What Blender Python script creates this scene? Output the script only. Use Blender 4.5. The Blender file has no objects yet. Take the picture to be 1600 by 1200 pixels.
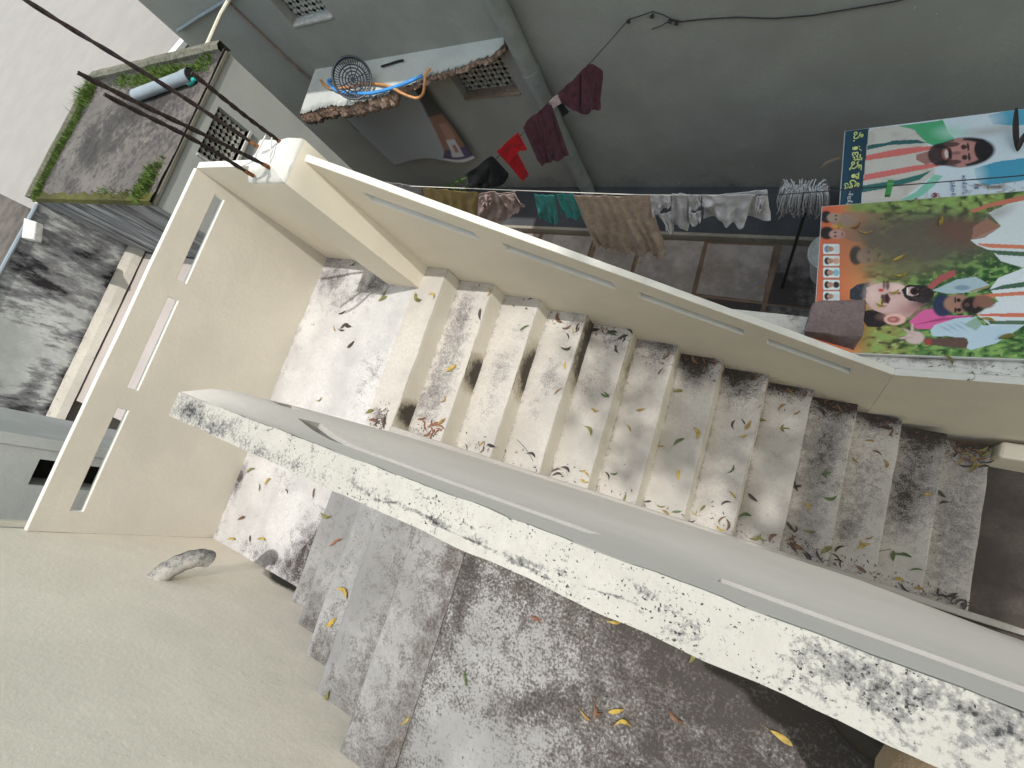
import bpy, math, random
import numpy as np
from mathutils import Vector, Matrix, noise as mnoise

random.seed(7)
rng = np.random.default_rng(7)
scn = bpy.context.scene
COL = scn.collection

# ------------------------------------------------------------------ camera
CAM_LOC = Vector((2.09353, -1.135616, 2.428041))
CAM_ROT = Matrix(((0.853955, -0.184864, 0.486402),
                  (0.300771, 0.938150, -0.171494),
                  (-0.424615, 0.292744, 0.856739)))
FOC = 799.027
cam = bpy.data.cameras.new('camera')
cam.sensor_fit = 'HORIZONTAL'
cam.sensor_width = 36.0
cam.lens = 36.0 * FOC / 1600.0
cam.clip_start = 0.02
cam.clip_end = 400
cam_o = bpy.data.objects.new('camera', cam)
cam_o.matrix_world = Matrix.Translation(CAM_LOC) @ CAM_ROT.to_4x4()
COL.objects.link(cam_o)
scn.camera = cam_o

# ------------------------------------------------------------------ light
SUN_DIR = Vector((0.25, 0.075, 1.0)).normalized()
elev = math.asin(SUN_DIR.z)
azim = math.atan2(SUN_DIR.x, SUN_DIR.y)
world = bpy.data.worlds.new('World')
scn.world = world
world.use_nodes = True
wn = world.node_tree
bg = wn.nodes['Background']
sky = wn.nodes.new('ShaderNodeTexSky')
sky.sky_type = 'NISHITA'
sky.sun_disc = False
sky.sun_elevation = elev
sky.sun_rotation = azim
sky.dust_density = 2.6
sky.air_density = 3.0
sky.ozone_density = 0.9
wn.links.new(sky.outputs[0], bg.inputs[0])
bg.inputs[1].default_value = 0.15
sun = bpy.data.lights.new('sun', 'SUN')
sun.energy = 2.0
sun.angle = math.radians(0.53)
sun.color = (1.0, 0.975, 0.94)
sun_o = bpy.data.objects.new('sun', sun)
sun_o.rotation_euler = SUN_DIR.to_track_quat('Z', 'Y').to_euler()
sun_o.location = (3, 0, 9)
COL.objects.link(sun_o)
scn.view_settings.view_transform = 'Standard'
scn.view_settings.look = 'None'
scn.view_settings.exposure = 0.93
scn.view_settings.gamma = 1.0
scn.view_settings.use_curve_mapping = False

# ------------------------------------------------------------------ helpers
R3 = np.array(CAM_ROT)
C3 = np.array(CAM_LOC)

def ray(u, v):
    """direction of the photograph's pixel (1600 x 1200)"""
    return R3 @ np.array([(u - 800) / FOC, -(v - 600) / FOC, -1.0])

def on(u, v, ax, val):
    """the point of a pixel's ray that lies on the plane axis = val"""
    r = ray(u, v)
    return C3 + r * (val - C3[ax]) / r[ax]

def on_plane(u, v, p, n):
    r = ray(u, v)
    return C3 + r * (np.dot(np.array(p) - C3, n) / np.dot(r, n))

def proj(P):
    q = (np.asarray(P, float) - C3) @ R3
    return 800 + FOC * q[..., 0] / -q[..., 2], 600 - FOC * q[..., 1] / -q[..., 2]

def lin(r, g, b, k=1.0):
    f = lambda c: (c / 12.92 if c <= 0.04045 else ((c + 0.055) / 1.055) ** 2.4)
    return tuple(min(0.9, f(c / 255.0) * k) for c in (r, g, b))

def nz(x, y, z, s=1.0):
    return mnoise.noise(Vector((x * s, y * s, z * s)))

def fbm(x, y, z, s=1.0):
    return nz(x, y, z, s) * .6 + nz(x + 9, y, z, s * 2.1) * .3 + nz(x, y + 7, z, s * 4.3) * .15

def sstep(a, b, x):
    t = min(1.0, max(0.0, (x - a) / (b - a)))
    return t * t * (3 - 2 * t)

# ------------------------------------------------------------------ materials
def nodes_of(name):
    m = bpy.data.materials.new(name)
    m.use_nodes = True
    return m, m.node_tree, m.node_tree.nodes['Principled BSDF']

def tex_noise(nt, scale, detail=6, rough=.6, vec=None, dist=0.0):
    n = nt.nodes.new('ShaderNodeTexNoise')
    n.inputs['Scale'].default_value = scale
    n.inputs['Detail'].default_value = detail
    n.inputs['Roughness'].default_value = rough
    n.inputs['Distortion'].default_value = dist
    if vec is not None:
        nt.links.new(vec, n.inputs['Vector'])
    return n.outputs['Fac']

def math_n(nt, op, a, b=None, c=None, clamp=False):
    n = nt.nodes.new('ShaderNodeMath')
    n.operation = op
    n.use_clamp = clamp
    for i, x in enumerate((a, b, c)):
        if x is None:
            continue
        if isinstance(x, (int, float)):
            n.inputs[i].default_value = x
        else:
            nt.links.new(x, n.inputs[i])
    return n.outputs[0]

def mix_c(nt, fac, a, b, mode='MIX'):
    n = nt.nodes.new('ShaderNodeMix')
    n.data_type = 'RGBA'
    n.blend_type = mode
    if isinstance(fac, (int, float)):
        n.inputs[0].default_value = fac
    else:
        nt.links.new(fac, n.inputs[0])
    for s, x in ((6, a), (7, b)):
        if isinstance(x, tuple):
            n.inputs[s].default_value = (*x[:3], 1)
        else:
            nt.links.new(x, n.inputs[s])
    return n.outputs[2]

def maprange(nt, x, a, b, c=0.0, d=1.0, smooth=True):
    n = nt.nodes.new('ShaderNodeMapRange')
    if smooth:
        n.interpolation_type = 'SMOOTHSTEP'
    nt.links.new(x, n.inputs[0])
    for i, v in enumerate((a, b, c, d)):
        n.inputs[i + 1].default_value = v
    return n.outputs[0]

def stained(name, base, mid=None, dark=None, scale=30, amp=.55, amp2=.3, bias=0.0, rough=.85,
            bump=.25, bscale=90, var=.1, speck=0.0, speck_scale=140, stretch=(1, 1, 1), spec=.25,
            tint=None, bdist=.004, chips=0.0):
    """painted plaster or concrete: the mesh attribute 'stain' (0..1) says where dirt and darker tone lie,
    noise breaks its edge up into flakes and specks"""
    m, nt, b = nodes_of(name)
    geo = nt.nodes.new('ShaderNodeNewGeometry')
    mp = nt.nodes.new('ShaderNodeMapping')
    mp.inputs['Scale'].default_value = stretch
    nt.links.new(geo.outputs['Position'], mp.inputs[0])
    pos = mp.outputs[0]
    att = nt.nodes.new('ShaderNodeAttribute')
    att.attribute_name = 'stain'
    n1 = tex_noise(nt, scale, 9, .72, pos)
    n2 = tex_noise(nt, scale * .17, 5, .6, pos, .6)
    col = base
    nv = tex_noise(nt, 2.3, 4, .6, geo.outputs['Position'])
    nf = tex_noise(nt, 55, 5, .7, pos)
    v = math_n(nt, 'ADD', math_n(nt, 'MULTIPLY', nv, var), math_n(nt, 'MULTIPLY', nf, var * .7))
    light = tuple(min(.92, c * (1 + var)) for c in base)
    deep = tuple(c * (1 - var * 1.3) for c in (tint or base))
    col = mix_c(nt, maprange(nt, nv, .35, .65), light, deep)
    col = mix_c(nt, maprange(nt, nf, .3, .75, 0, .8), col, tuple(c * (1 - var) for c in base))
    if mid is not None:
        x = math_n(nt, 'ADD', att.outputs['Fac'], bias)
        x = math_n(nt, 'ADD', x, math_n(nt, 'MULTIPLY', math_n(nt, 'SUBTRACT', n1, .5), amp * 2))
        x = math_n(nt, 'ADD', x, math_n(nt, 'MULTIPLY', math_n(nt, 'SUBTRACT', n2, .5), amp2 * 2))
        col = mix_c(nt, maprange(nt, x, .20, .56), col, mid)
        col = mix_c(nt, maprange(nt, x, .52, .98), col, dark)
    if speck > 0:
        s = tex_noise(nt, speck_scale, 3, .6, geo.outputs['Position'])
        s2 = math_n(nt, 'ADD', s, math_n(nt, 'MULTIPLY', n2, .34))
        s2 = math_n(nt, 'ADD', s2, math_n(nt, 'MULTIPLY', tex_noise(nt, 9, 3, .6, geo.outputs['Position']), .3))
        s2 = math_n(nt, 'SUBTRACT', s2, .19)
        col = mix_c(nt, maprange(nt, s2, .88 - speck * .2, .93 - speck * .2), col, dark or (.05, .05, .05))
    if chips > 0:
        c1 = tex_noise(nt, 26, 4, .7, geo.outputs['Position'])
        c2 = tex_noise(nt, 2.2, 3, .5, geo.outputs['Position'], .4)
        cc = math_n(nt, 'ADD', c1, math_n(nt, 'MULTIPLY', c2, .45))
        col = mix_c(nt, maprange(nt, cc, .985 - chips, 1.0 - chips), col, (.46, .46, .43))
    nt.links.new(col, b.inputs['Base Color'])
    b.inputs['Roughness'].default_value = rough
    b.inputs['Specular IOR Level'].default_value = spec
    bp = nt.nodes.new('ShaderNodeBump')
    bp.inputs['Strength'].default_value = bump
    bp.inputs['Distance'].default_value = bdist
    nb = math_n(nt, 'ADD', tex_noise(nt, bscale, 6, .65, geo.outputs['Position']),
                math_n(nt, 'MULTIPLY', tex_noise(nt, bscale * .16, 3, .5, geo.outputs['Position']), 1.6))
    nt.links.new(nb, bp.inputs['Height'])
    nt.links.new(bp.outputs[0], b.inputs['Normal'])
    return m

def plain(name, col, rough=.6, metal=0.0, spec=.4, nscale=0, nvar=.2, bump=0.0, bscale=60):
    m, nt, b = nodes_of(name)
    b.inputs['Roughness'].default_value = rough
    b.inputs['Metallic'].default_value = metal
    b.inputs['Specular IOR Level'].default_value = spec
    b.inputs['Base Color'].default_value = (*col, 1)
    geo = nt.nodes.new('ShaderNodeNewGeometry')
    if nscale:
        n = tex_noise(nt, nscale, 6, .65, geo.outputs['Position'])
        c = mix_c(nt, maprange(nt, n, .3, .7), tuple(x * (1 - nvar) for x in col), tuple(min(.92, x * (1 + nvar)) for x in col))
        nt.links.new(c, b.inputs['Base Color'])
    if bump:
        bp = nt.nodes.new('ShaderNodeBump')
        bp.inputs['Strength'].default_value = bump
        bp.inputs['Distance'].default_value = .004
        nt.links.new(tex_noise(nt, bscale, 5, .6, geo.outputs['Position']), bp.inputs['Height'])
        nt.links.new(bp.outputs[0], b.inputs['Normal'])
    return m

def vcol(name, rough=.5, spec=.3, bump=0.0, nvar=.05):
    m, nt, b = nodes_of(name)
    a = nt.nodes.new('ShaderNodeAttribute')
    a.attribute_name = 'print'
    geo = nt.nodes.new('ShaderNodeNewGeometry')
    n = tex_noise(nt, 60, 5, .7, geo.outputs['Position'])
    d = mix_c(nt, maprange(nt, n, .35, .75, 0, nvar * 2), a.outputs['Color'], (.2, .18, .15))
    nt.links.new(d, b.inputs['Base Color'])
    b.inputs['Roughness'].default_value = rough
    b.inputs['Specular IOR Level'].default_value = spec
    return m

CREAM = (.59, .545, .465)
WHITE = (.74, .72, .67)
M = {}
M['cream'] = stained('cream_paint', CREAM, (.42, .37, .29), (.06, .05, .04), scale=26, amp=.45, bias=-.10, var=.05, bump=.2, bscale=40, bdist=.006, speck=.0)
M['cream_wall'] = stained('cream_wall_paint', (.80, .725, .612), (.36, .33, .27), (.04, .035, .03), scale=30, amp=.5, bias=-.12, var=.035, bump=.22, bscale=55, bdist=.006)
M['panel_cream'] = stained('panel_cream_paint', (.74, .675, .56), (.42, .37, .30), (.06, .05, .04), scale=24, amp=.4, bias=-.15, var=.04, bump=.15, bscale=40)
M['slot'] = stained('slot_paint', (.33, .31, .285), (.24, .22, .2), (.1, .09, .08), scale=40, amp=.6, bias=-.1, var=.08, bump=.3)
M['sill_white'] = plain('white_slot_sill', (.82, .80, .76), .7, 0, .2, 30, .08)  # pale sill paint whitened in place of light reaching into the slots
M['cap'] = stained('white_cap_paint', (.56, .55, .51), (.5, .47, .4), (.08, .07, .06), scale=30, amp=.4, bias=-.2, var=.05, bump=.3)
M['gray_face'] = stained('grey_panel_paint', (.75, .68, .61), (.38, .37, .35), (.08, .08, .08), scale=30, amp=.4, bias=-.18, var=.05, bump=.15)
M['lime'] = stained('worn_limewash', (.42, .41, .40), (.235, .225, .225), (.05, .042, .04), scale=95, amp=.9, amp2=.65, bias=.03, var=.16, bump=.5, bscale=80, speck=.25, speck_scale=180)
M['tread'] = stained('worn_tread_paint', (.39, .365, .33), (.215, .20, .19), (.038, .033, .028), scale=120, amp=.85, amp2=.5, bias=-.02, var=.13, bump=.35, bscale=80, speck=.22, speck_scale=200)
M['grey_step'] = stained('bare_grey_cement', (.245, .24, .235), (.145, .138, .132), (.075, .064, .056), scale=130, amp=1.15, amp2=.8, bias=.02, var=.2, bump=.55, bscale=75)
M['terrace'] = stained('blackened_terrace_cement', (.285, .285, .28), (.11, .101, .096), (.05, .044, .041), scale=120, amp=1.45, amp2=.75, bias=.0, var=.22, bump=.5, bscale=70)
M['coping'] = stained('lichen_coping', (.37, .352, .312), (.19, .182, .17), (.03, .029, .03), scale=190, amp=1.25, amp2=.75, bias=-.06, var=.1, bump=.5, bscale=110, speck=.55, speck_scale=300)
M['main_wall'] = stained('grey_green_wall_paint', (.295, .29, .265), (.22, .215, .20), (.05, .05, .05), scale=14, amp=.5, amp2=.6, bias=-.10, var=.09, bump=.15, bscale=30, chips=.02)
M['annex_wall'] = stained('annex_grey_paint', (.37, .38, .36), (.26, .26, .25), (.07, .07, .06), scale=18, amp=.35, bias=-.15, var=.05, bump=.15, bscale=40)
M['streak'] = stained('streaked_wall', (.36, .37, .39), (.15, .145, .15), (.018, .016, .017), scale=42, amp=1.7, amp2=1.1, bias=.05, var=.25, bump=.3, stretch=(1, 1, .07))
M['blotch'] = stained('blotched_wall', (.46, .47, .455), (.19, .19, .195), (.02, .018, .02), scale=15, amp=1.15, amp2=1.05, bias=-.02, var=.22, bump=.3, stretch=(1, 1, .35))
M['annex_roof'] = stained('annex_roof_cement', (.115, .10, .091), (.044, .039, .037), (.024, .021, .02), scale=22, amp=.9, amp2=.6, bias=.08, var=.2, bump=.6)
M['annex_lip'] = stained('annex_roof_edge', (.15, .14, .115), (.075, .075, .05), (.05, .05, .035), scale=30, amp=.7, bias=.1, var=.2, bump=.5)
M['ledge_cream'] = stained('worn_cream_ledge', (.38, .355, .31), (.25, .23, .2), (.08, .07, .06), scale=40, amp=.9, amp2=.6, bias=-.02, var=.12, bump=.5)
M['moss'] = stained('moss', (.062, .058, .012), (.035, .036, .01), (.016, .016, .008), scale=30, amp=.6, bias=.15, var=.35, bump=.8)
M['beige'] = stained('beige_roof_paint', (.222, .203, .188), (.18, .16, .15), (.2, .17, .15), scale=8, amp=.3, bias=-.15, var=.05, bump=.1)
M['rear_grey'] = stained('rear_house_grey', (.42, .43, .42), (.28, .28, .27), (.08, .08, .08), scale=14, amp=.4, amp2=.4, bias=-.12, var=.1, bump=.3)
M['rear_pink'] = stained('rear_pinkish_plaster', (.34, .30, .275), (.38, .33, .30), (.1, .09, .08), scale=14, amp=.35, bias=-.15, var=.06, bump=.2)
M['sun_ledge'] = stained('pale_sunshade_paint', (.40, .41, .385), (.25, .27, .26), (.07, .065, .06), scale=30, amp=.5, bias=-.08, var=.1, bump=.3)
M['brick_core'] = stained('broken_mortar', (.36, .255, .20), (.20, .135, .10), (.035, .028, .024), scale=30, amp=.8, amp2=.4, bias=.05, var=.3, bump=1.0, bscale=60, bdist=.02)
M['stone_floor'] = stained('courtyard_slab_stone', (.36, .315, .285), (.215, .19, .175), (.05, .042, .04), scale=11, amp=.5, amp2=.45, bias=0, var=.15, bump=.3, tint=(.22, .165, .13))
M['joint'] = stained('earthy_joint', (.185, .125, .085), (.105, .072, .052), (.03, .024, .02), scale=20, amp=.6, bias=.0, var=.3, bump=.5)
M['plinth'] = stained('dark_blue_plinth', (.068, .07, .076), (.04, .043, .05), (.02, .02, .024), scale=12, amp=.5, bias=0, var=.2, bump=.2)
M['plinth_edge'] = stained('plinth_edge', (.30, .27, .22), (.15, .12, .09), (.05, .04, .03), scale=16, amp=.7, bias=.1, var=.2, bump=.3)
M['earth'] = stained('dark_earth', (.09, .075, .065), (.05, .042, .038), (.025, .022, .02), scale=9, amp=.6, bias=0, var=.3, bump=.6)
M['ledge'] = stained('stained_ledge', (.60, .59, .55), (.27, .26, .25), (.05, .047, .045), scale=20, amp=.7, amp2=.5, bias=.05, var=.12, bump=.5)
M['granite'] = stained('rough_reddish_granite', (.20, .15, .145), (.115, .082, .08), (.05, .038, .037), scale=90, amp=1.6, amp2=.3, bias=.02, var=.3, bump=.9, bscale=110, bdist=.006)
M['rust'] = plain('rusty_steel_bar', (.028, .019, .018), .75, .3, .3, 90, .5, .5, 220)
M['rust_red'] = plain('orange_rust', (.20, .085, .04), .9, 0, .2, 60, .5, .4)
M['pvc'] = plain('grey_pvc', (.19, .22, .25), .45, 0, .4, 6, .12)
M['pvc_white'] = plain('off_white_pvc', (.62, .58, .48), .5, 0, .4, 6, .1)
M['drain'] = plain('painted_drainpipe', (.235, .245, .23), .5, 0, .4, 9, .12)
M['brown_pipe'] = plain('brown_conduit', (.25, .19, .16), .6, 0, .3, 9, .2)
M['black_plastic'] = plain('dark_navy_plastic', (.018, .022, .036), .4, 0, .5)
M['blue_hose'] = plain('blue_hose', (.05, .24, .56), .4, 0, .5, 9, .15)
M['orange_hose'] = plain('orange_hose', (.48, .225, .085), .45, 0, .5, 7, .25)
M['wire'] = plain('thin_wire', (.03, .03, .03), .6)
M['wire_white'] = plain('white_line', (.55, .52, .46), .7)
M['void'] = plain('dark_opening', (.012, .011, .011), .9)
M['lattice'] = plain('cement_lattice', (.42, .40, .36), .85, 0, .2, 30, .2, .3)
M['frame_pale'] = plain('pale_sill', (.40, .39, .36), .8, 0, .2, 30, .2, .2)
M['grass'] = plain('short_grass', (.085, .135, .03), .7, 0, .2, 22, .6)
M['leaf_green'] = plain('fresh_leaf', (.07, .15, .03), .55, 0, .35, 30, .25)
M['banner'] = vcol('printed_flex_banner', .38, .35)
M['banner_edge'] = plain('white_banner_edge', (.6, .6, .6), .5)
M['wood'] = plain('rough_timber', (.18, .12, .075), .8, 0, .2, 20, .3, .3)
M['bucket'] = plain('pale_plastic_bucket', (.74, .75, .72), .45, 0, .4, 10, .12)
M['bucket_grey'] = plain('greyish_plastic_lid', (.62, .63, .61), .5, 0, .4, 10, .12)
M['mop'] = plain('grey_cotton_yarn', (.42, .415, .42), .95, 0, .1, 50, .3)
M['white_text'] = plain('pale_print', (.55, .58, .58), .45)
M['yellow_text'] = plain('yellow_print', (.60, .66, .25), .45)
M['red_text'] = plain('dark_red_print', (.24, .055, .06), .45)
M['blue_text'] = plain('dark_blue_print', (.09, .11, .22), .45)
M['teal_cap'] = plain('teal_plastic', (.02, .30, .27), .4)
M['green_peg'] = plain('green_plastic', (.05, .24, .07), .4)

def cloth_mat(name, col, rough=.9, weave=220, nv=.15):
    m, nt, b = nodes_of(name)
    geo = nt.nodes.new('ShaderNodeNewGeometry')
    n = tex_noise(nt, 22, 5, .65, geo.outputs['Position'])
    w = tex_noise(nt, weave, 2, .5, geo.outputs['Position'])
    c = mix_c(nt, maprange(nt, n, .3, .7), tuple(x * (1 - nv) for x in col), tuple(min(.9, x * (1 + nv)) for x in col))
    c = mix_c(nt, maprange(nt, w, .35, .65, 0, .35), c, tuple(x * .6 for x in col))
    nt.links.new(c, b.inputs['Base Color'])
    b.inputs['Roughness'].default_value = rough
    b.inputs['Specular IOR Level'].default_value = .15
    b.inputs['Sheen Weight'].default_value = .15
    bp = nt.nodes.new('ShaderNodeBump')
    bp.inputs['Strength'].default_value = .35
    bp.inputs['Distance'].default_value = .004
    nt.links.new(math_n(nt, 'ADD', w, math_n(nt, 'MULTIPLY', n, 2.0)), bp.inputs['Height'])
    nt.links.new(bp.outputs[0], b.inputs['Normal'])
    return m

# ------------------------------------------------------------------ mesh building
WORLD = {}

def origin_of(o):
    p = Vector((0, 0, 0))
    while o is not None:
        p = p + o.location
        o = o.parent
    return p

def tag(o, label=None, cat=None, group=None, kind=None):
    if label: o['label'] = label
    if cat: o['category'] = cat
    if group: o['group'] = group
    if kind: o['kind'] = kind
    return o

def thing(name, label, cat, loc, group=None):
    o = bpy.data.objects.new(name, None)
    o.empty_display_size = .1
    o.location = loc
    COL.objects.link(o)
    return tag(o, label, cat, group)

class MB:
    def __init__(s):
        s.v, s.f, s.m, s.a = [], [], [], []

    def vert(s, p, a=0.0):
        s.v.append((float(p[0]), float(p[1]), float(p[2])))
        s.a.append(a)
        return len(s.v) - 1

    def face(s, idx, m=0):
        s.f.append(tuple(idx))
        s.m.append(m)

    def patch(s, fn, nx, ny, stain=None, m=0, flip=False):
        """grid surface fn(u, v) for u, v in 0..1"""
        b = len(s.v)
        for j in range(ny + 1):
            for i in range(nx + 1):
                p = fn(i / nx, j / ny)
                s.vert(p, stain(*p) if stain else 0.0)
        for j in range(ny):
            for i in range(nx):
                q = [b + j * (nx + 1) + i, b + j * (nx + 1) + i + 1, b + (j + 1) * (nx + 1) + i + 1, b + (j + 1) * (nx + 1) + i]
                s.face(q[::-1] if flip else q, m)

    def quad(s, a, b, c, d, m=0, st=0.0):
        s.face([s.vert(p, st) for p in (a, b, c, d)], m)

    def hexa(s, c, m=0, st=0.0):
        """c: 4 bottom corners then 4 top corners, both anticlockwise from above"""
        k = [s.vert(p, st) for p in c]
        for q in ((3, 2, 1, 0), (4, 5, 6, 7), (0, 1, 5, 4), (1, 2, 6, 5), (2, 3, 7, 6), (3, 0, 4, 7)):
            s.face([k[i] for i in q], m)

    def box(s, x0, x1, y0, y1, z0, z1, m=0, st=0.0):
        s.hexa([(x0, y0, z0), (x1, y0, z0), (x1, y1, z0), (x0, y1, z0), (x0, y0, z1), (x1, y0, z1), (x1, y1, z1), (x0, y1, z1)], m, st)

    def loft(s, prof, y0, y1, ny, stain=None, wob=0.0, m=0, ws=6.0, mfn=None):
        """closed profile of (x, z) swept along y with hand-made unevenness"""
        n = len(prof)
        b = len(s.v)
        for j in range(ny + 1):
            y = y0 + (y1 - y0) * j / ny
            for (x, z) in prof:
                dx = wob * fbm(x * .3 + 5, y, z * .3, ws)
                dz = wob * .6 * fbm(x, y + 31, z, ws)
                p = (x + dx, y, z + dz)
                s.vert(p, stain(*p) if stain else 0.0)
        for j in range(ny):
            for i in range(n):
                i2 = (i + 1) % n
                q = [b + j * n + i, b + j * n + i2, b + (j + 1) * n + i2, b + (j + 1) * n + i]
                s.face(q, m if mfn is None else mfn(i))
        s.face([b + i for i in range(n)][::-1], m)
        s.face([b + ny * n + i for i in range(n)], m)

    def tube(s, pts, r, n=8, m=0, cap=True, twist=0.0, square=False, st=0.0):
        pts = [Vector(p) for p in pts]
        rs = r if isinstance(r, (list, tuple)) else [r] * len(pts)
        b = len(s.v)
        up = Vector((0, 0, 1))
        prev = None
        for k, p in enumerate(pts):
            d = (pts[min(k + 1, len(pts) - 1)] - pts[max(k - 1, 0)])
            if d.length < 1e-9: d = Vector((0, 0, 1))
            d.normalize()
            if prev is None:
                a = d.orthogonal().normalized()
            else:
                a = (prev - d * prev.dot(d))
                a = a.normalized() if a.length > 1e-6 else d.orthogonal().normalized()
            prev = a
            c = d.cross(a)
            for i in range(n):
                t = 2 * math.pi * i / n + twist * k
                rr = rs[k]
                if square: rr *= 1.0 + .18 * math.cos(4 * (t - twist * k))
                s.vert(p + (a * math.cos(t) + c * math.sin(t)) * rr, st)
        for k in range(len(pts) - 1):
            for i in range(n):
                i2 = (i + 1) % n
                s.face([b + k * n + i, b + k * n + i2, b + (k + 1) * n + i2, b + (k + 1) * n + i], m)
        if cap:
            s.face([b + i for i in range(n)][::-1], m)
            s.face([b + (len(pts) - 1) * n + i for i in range(n)], m)

    def slotted(s, fn, sb, tb, holes, stain=None, mf=0, mb=0, me=0, mt=None):
        """panel with openings. fn(s, t, side) with side 0 the front and 1 the back;
        sb, tb break lists; holes a set of (i, j) cells; mt material of the top edge"""
        ns, nt = len(sb) - 1, len(tb) - 1
        mt = me if mt is None else mt
        b = len(s.v)
        for side in (0, 1):
            for t in tb:
                for q in sb:
                    p = fn(q, t, side)
                    s.vert(p, stain(*p) if stain else 0.0)
        V = lambda i, j, k: b + k * (ns + 1) * (nt + 1) + j * (ns + 1) + i
        solid = lambda i, j: 0 <= i < ns and 0 <= j < nt and (i, j) not in holes
        for j in range(nt):
            for i in range(ns):
                if not solid(i, j): continue
                s.face([V(i, j, 0), V(i + 1, j, 0), V(i + 1, j + 1, 0), V(i, j + 1, 0)], mf)
                s.face([V(i, j + 1, 1), V(i + 1, j + 1, 1), V(i + 1, j, 1), V(i, j, 1)], mb)
                def edge(a, c, mm):
                    s.face([V(*a, 0), V(*a, 1), V(*c, 1), V(*c, 0)], mm)
                if not solid(i, j - 1): edge((i, j), (i + 1, j), me)
                if not solid(i, j + 1): edge((i + 1, j + 1), (i, j + 1), mt)
                if not solid(i - 1, j): edge((i, j + 1), (i, j), me)
                if not solid(i + 1, j): edge((i + 1, j), (i + 1, j + 1), me)

    def build(s, name, mats, parent=None, smooth=False, loc=None, bevel=0.0, kind=None, colors=None):
        if not isinstance(mats, (list, tuple)): mats = [mats]
        o_w = origin_of(parent) if parent else Vector(loc or (0, 0, 0))
        me = bpy.data.meshes.new(name)
        V = np.array(s.v, float) - np.array(o_w)
        me.from_pydata(V.tolist(), [], s.f)
        for mm in mats: me.materials.append(mm)
        me.polygons.foreach_set('material_index', s.m)
        if smooth:
            me.polygons.foreach_set('use_smooth', [True] * len(s.f))
        if any(s.a):
            at = me.attributes.new('stain', 'FLOAT', 'POINT')
            at.data.foreach_set('value', [float(x) for x in s.a])
        if colors is not None:
            at = me.attributes.new('print', 'FLOAT_COLOR', 'POINT')
            at.data.foreach_set('color', np.concatenate([colors, np.ones((len(colors), 1))], 1).astype(np.float32).ravel())
        me.update()
        if smooth: me.set_sharp_from_angle(angle=math.radians(38))
        o = bpy.data.objects.new(name, me)
        COL.objects.link(o)
        if parent: o.parent = parent
        else: o.location = o_w
        if bevel:
            bv = o.modifiers.new('bevel', 'BEVEL')
            bv.width = bevel
            bv.segments = 2
            bv.limit_method = 'ANGLE'
            bv.angle_limit = math.radians(50)
            bv.harden_normals = False
        if kind: o['kind'] = kind
        return o

def breaks(pts, step):
    """break list holding all pts with extra cuts so that no cell is longer than step"""
    pts = sorted(set(round(p, 5) for p in pts))
    out = [pts[0]]
    for a, b in zip(pts, pts[1:]):
        n = max(1, int(math.ceil((b - a) / step)))
        out += [a + (b - a) * i / n for i in range(1, n + 1)]
    return out

def blob(x, y, cx, cy, rx, ry, a=0.0):
    """soft elliptical spot, 1 at its centre"""
    c, s_ = math.cos(a), math.sin(a)
    dx, dy = x - cx, y - cy
    u, v = (dx * c + dy * s_) / rx, (-dx * s_ + dy * c) / ry
    d = u * u + v * v
    return math.exp(-d * 1.6)

# ------------------------------------------------------------------ dimensions
T, R = .27, .16213            # lower flight going and rise
W = 1.062                     # lower flight width
L = 1.1457                    # landing depth
YW = -2.1355                  # face of the cream house wall
XU, TU, RU, D5 = -.1032, .2702, .1792, .0506   # upper flight
ZF = 5 * RU                   # terrace level
HE = 1.0293                   # end parapet height over landing
HO, SO = .9357, -.6894        # outer parapet top: HO + SO * x
GZ = -13 * R                  # courtyard level
YM = 2.062                    # face of the grey house wall
XB = 2.5                      # outer parapet bend

# ================================================================== SETTING
def ground():
    m = MB()
    m.patch(lambda u, v: (-60 + 120 * u, -60 + 120 * v, GZ - .06), 12, 12)
    m.build('ground', M['earth'], kind='structure')
ground()

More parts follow.
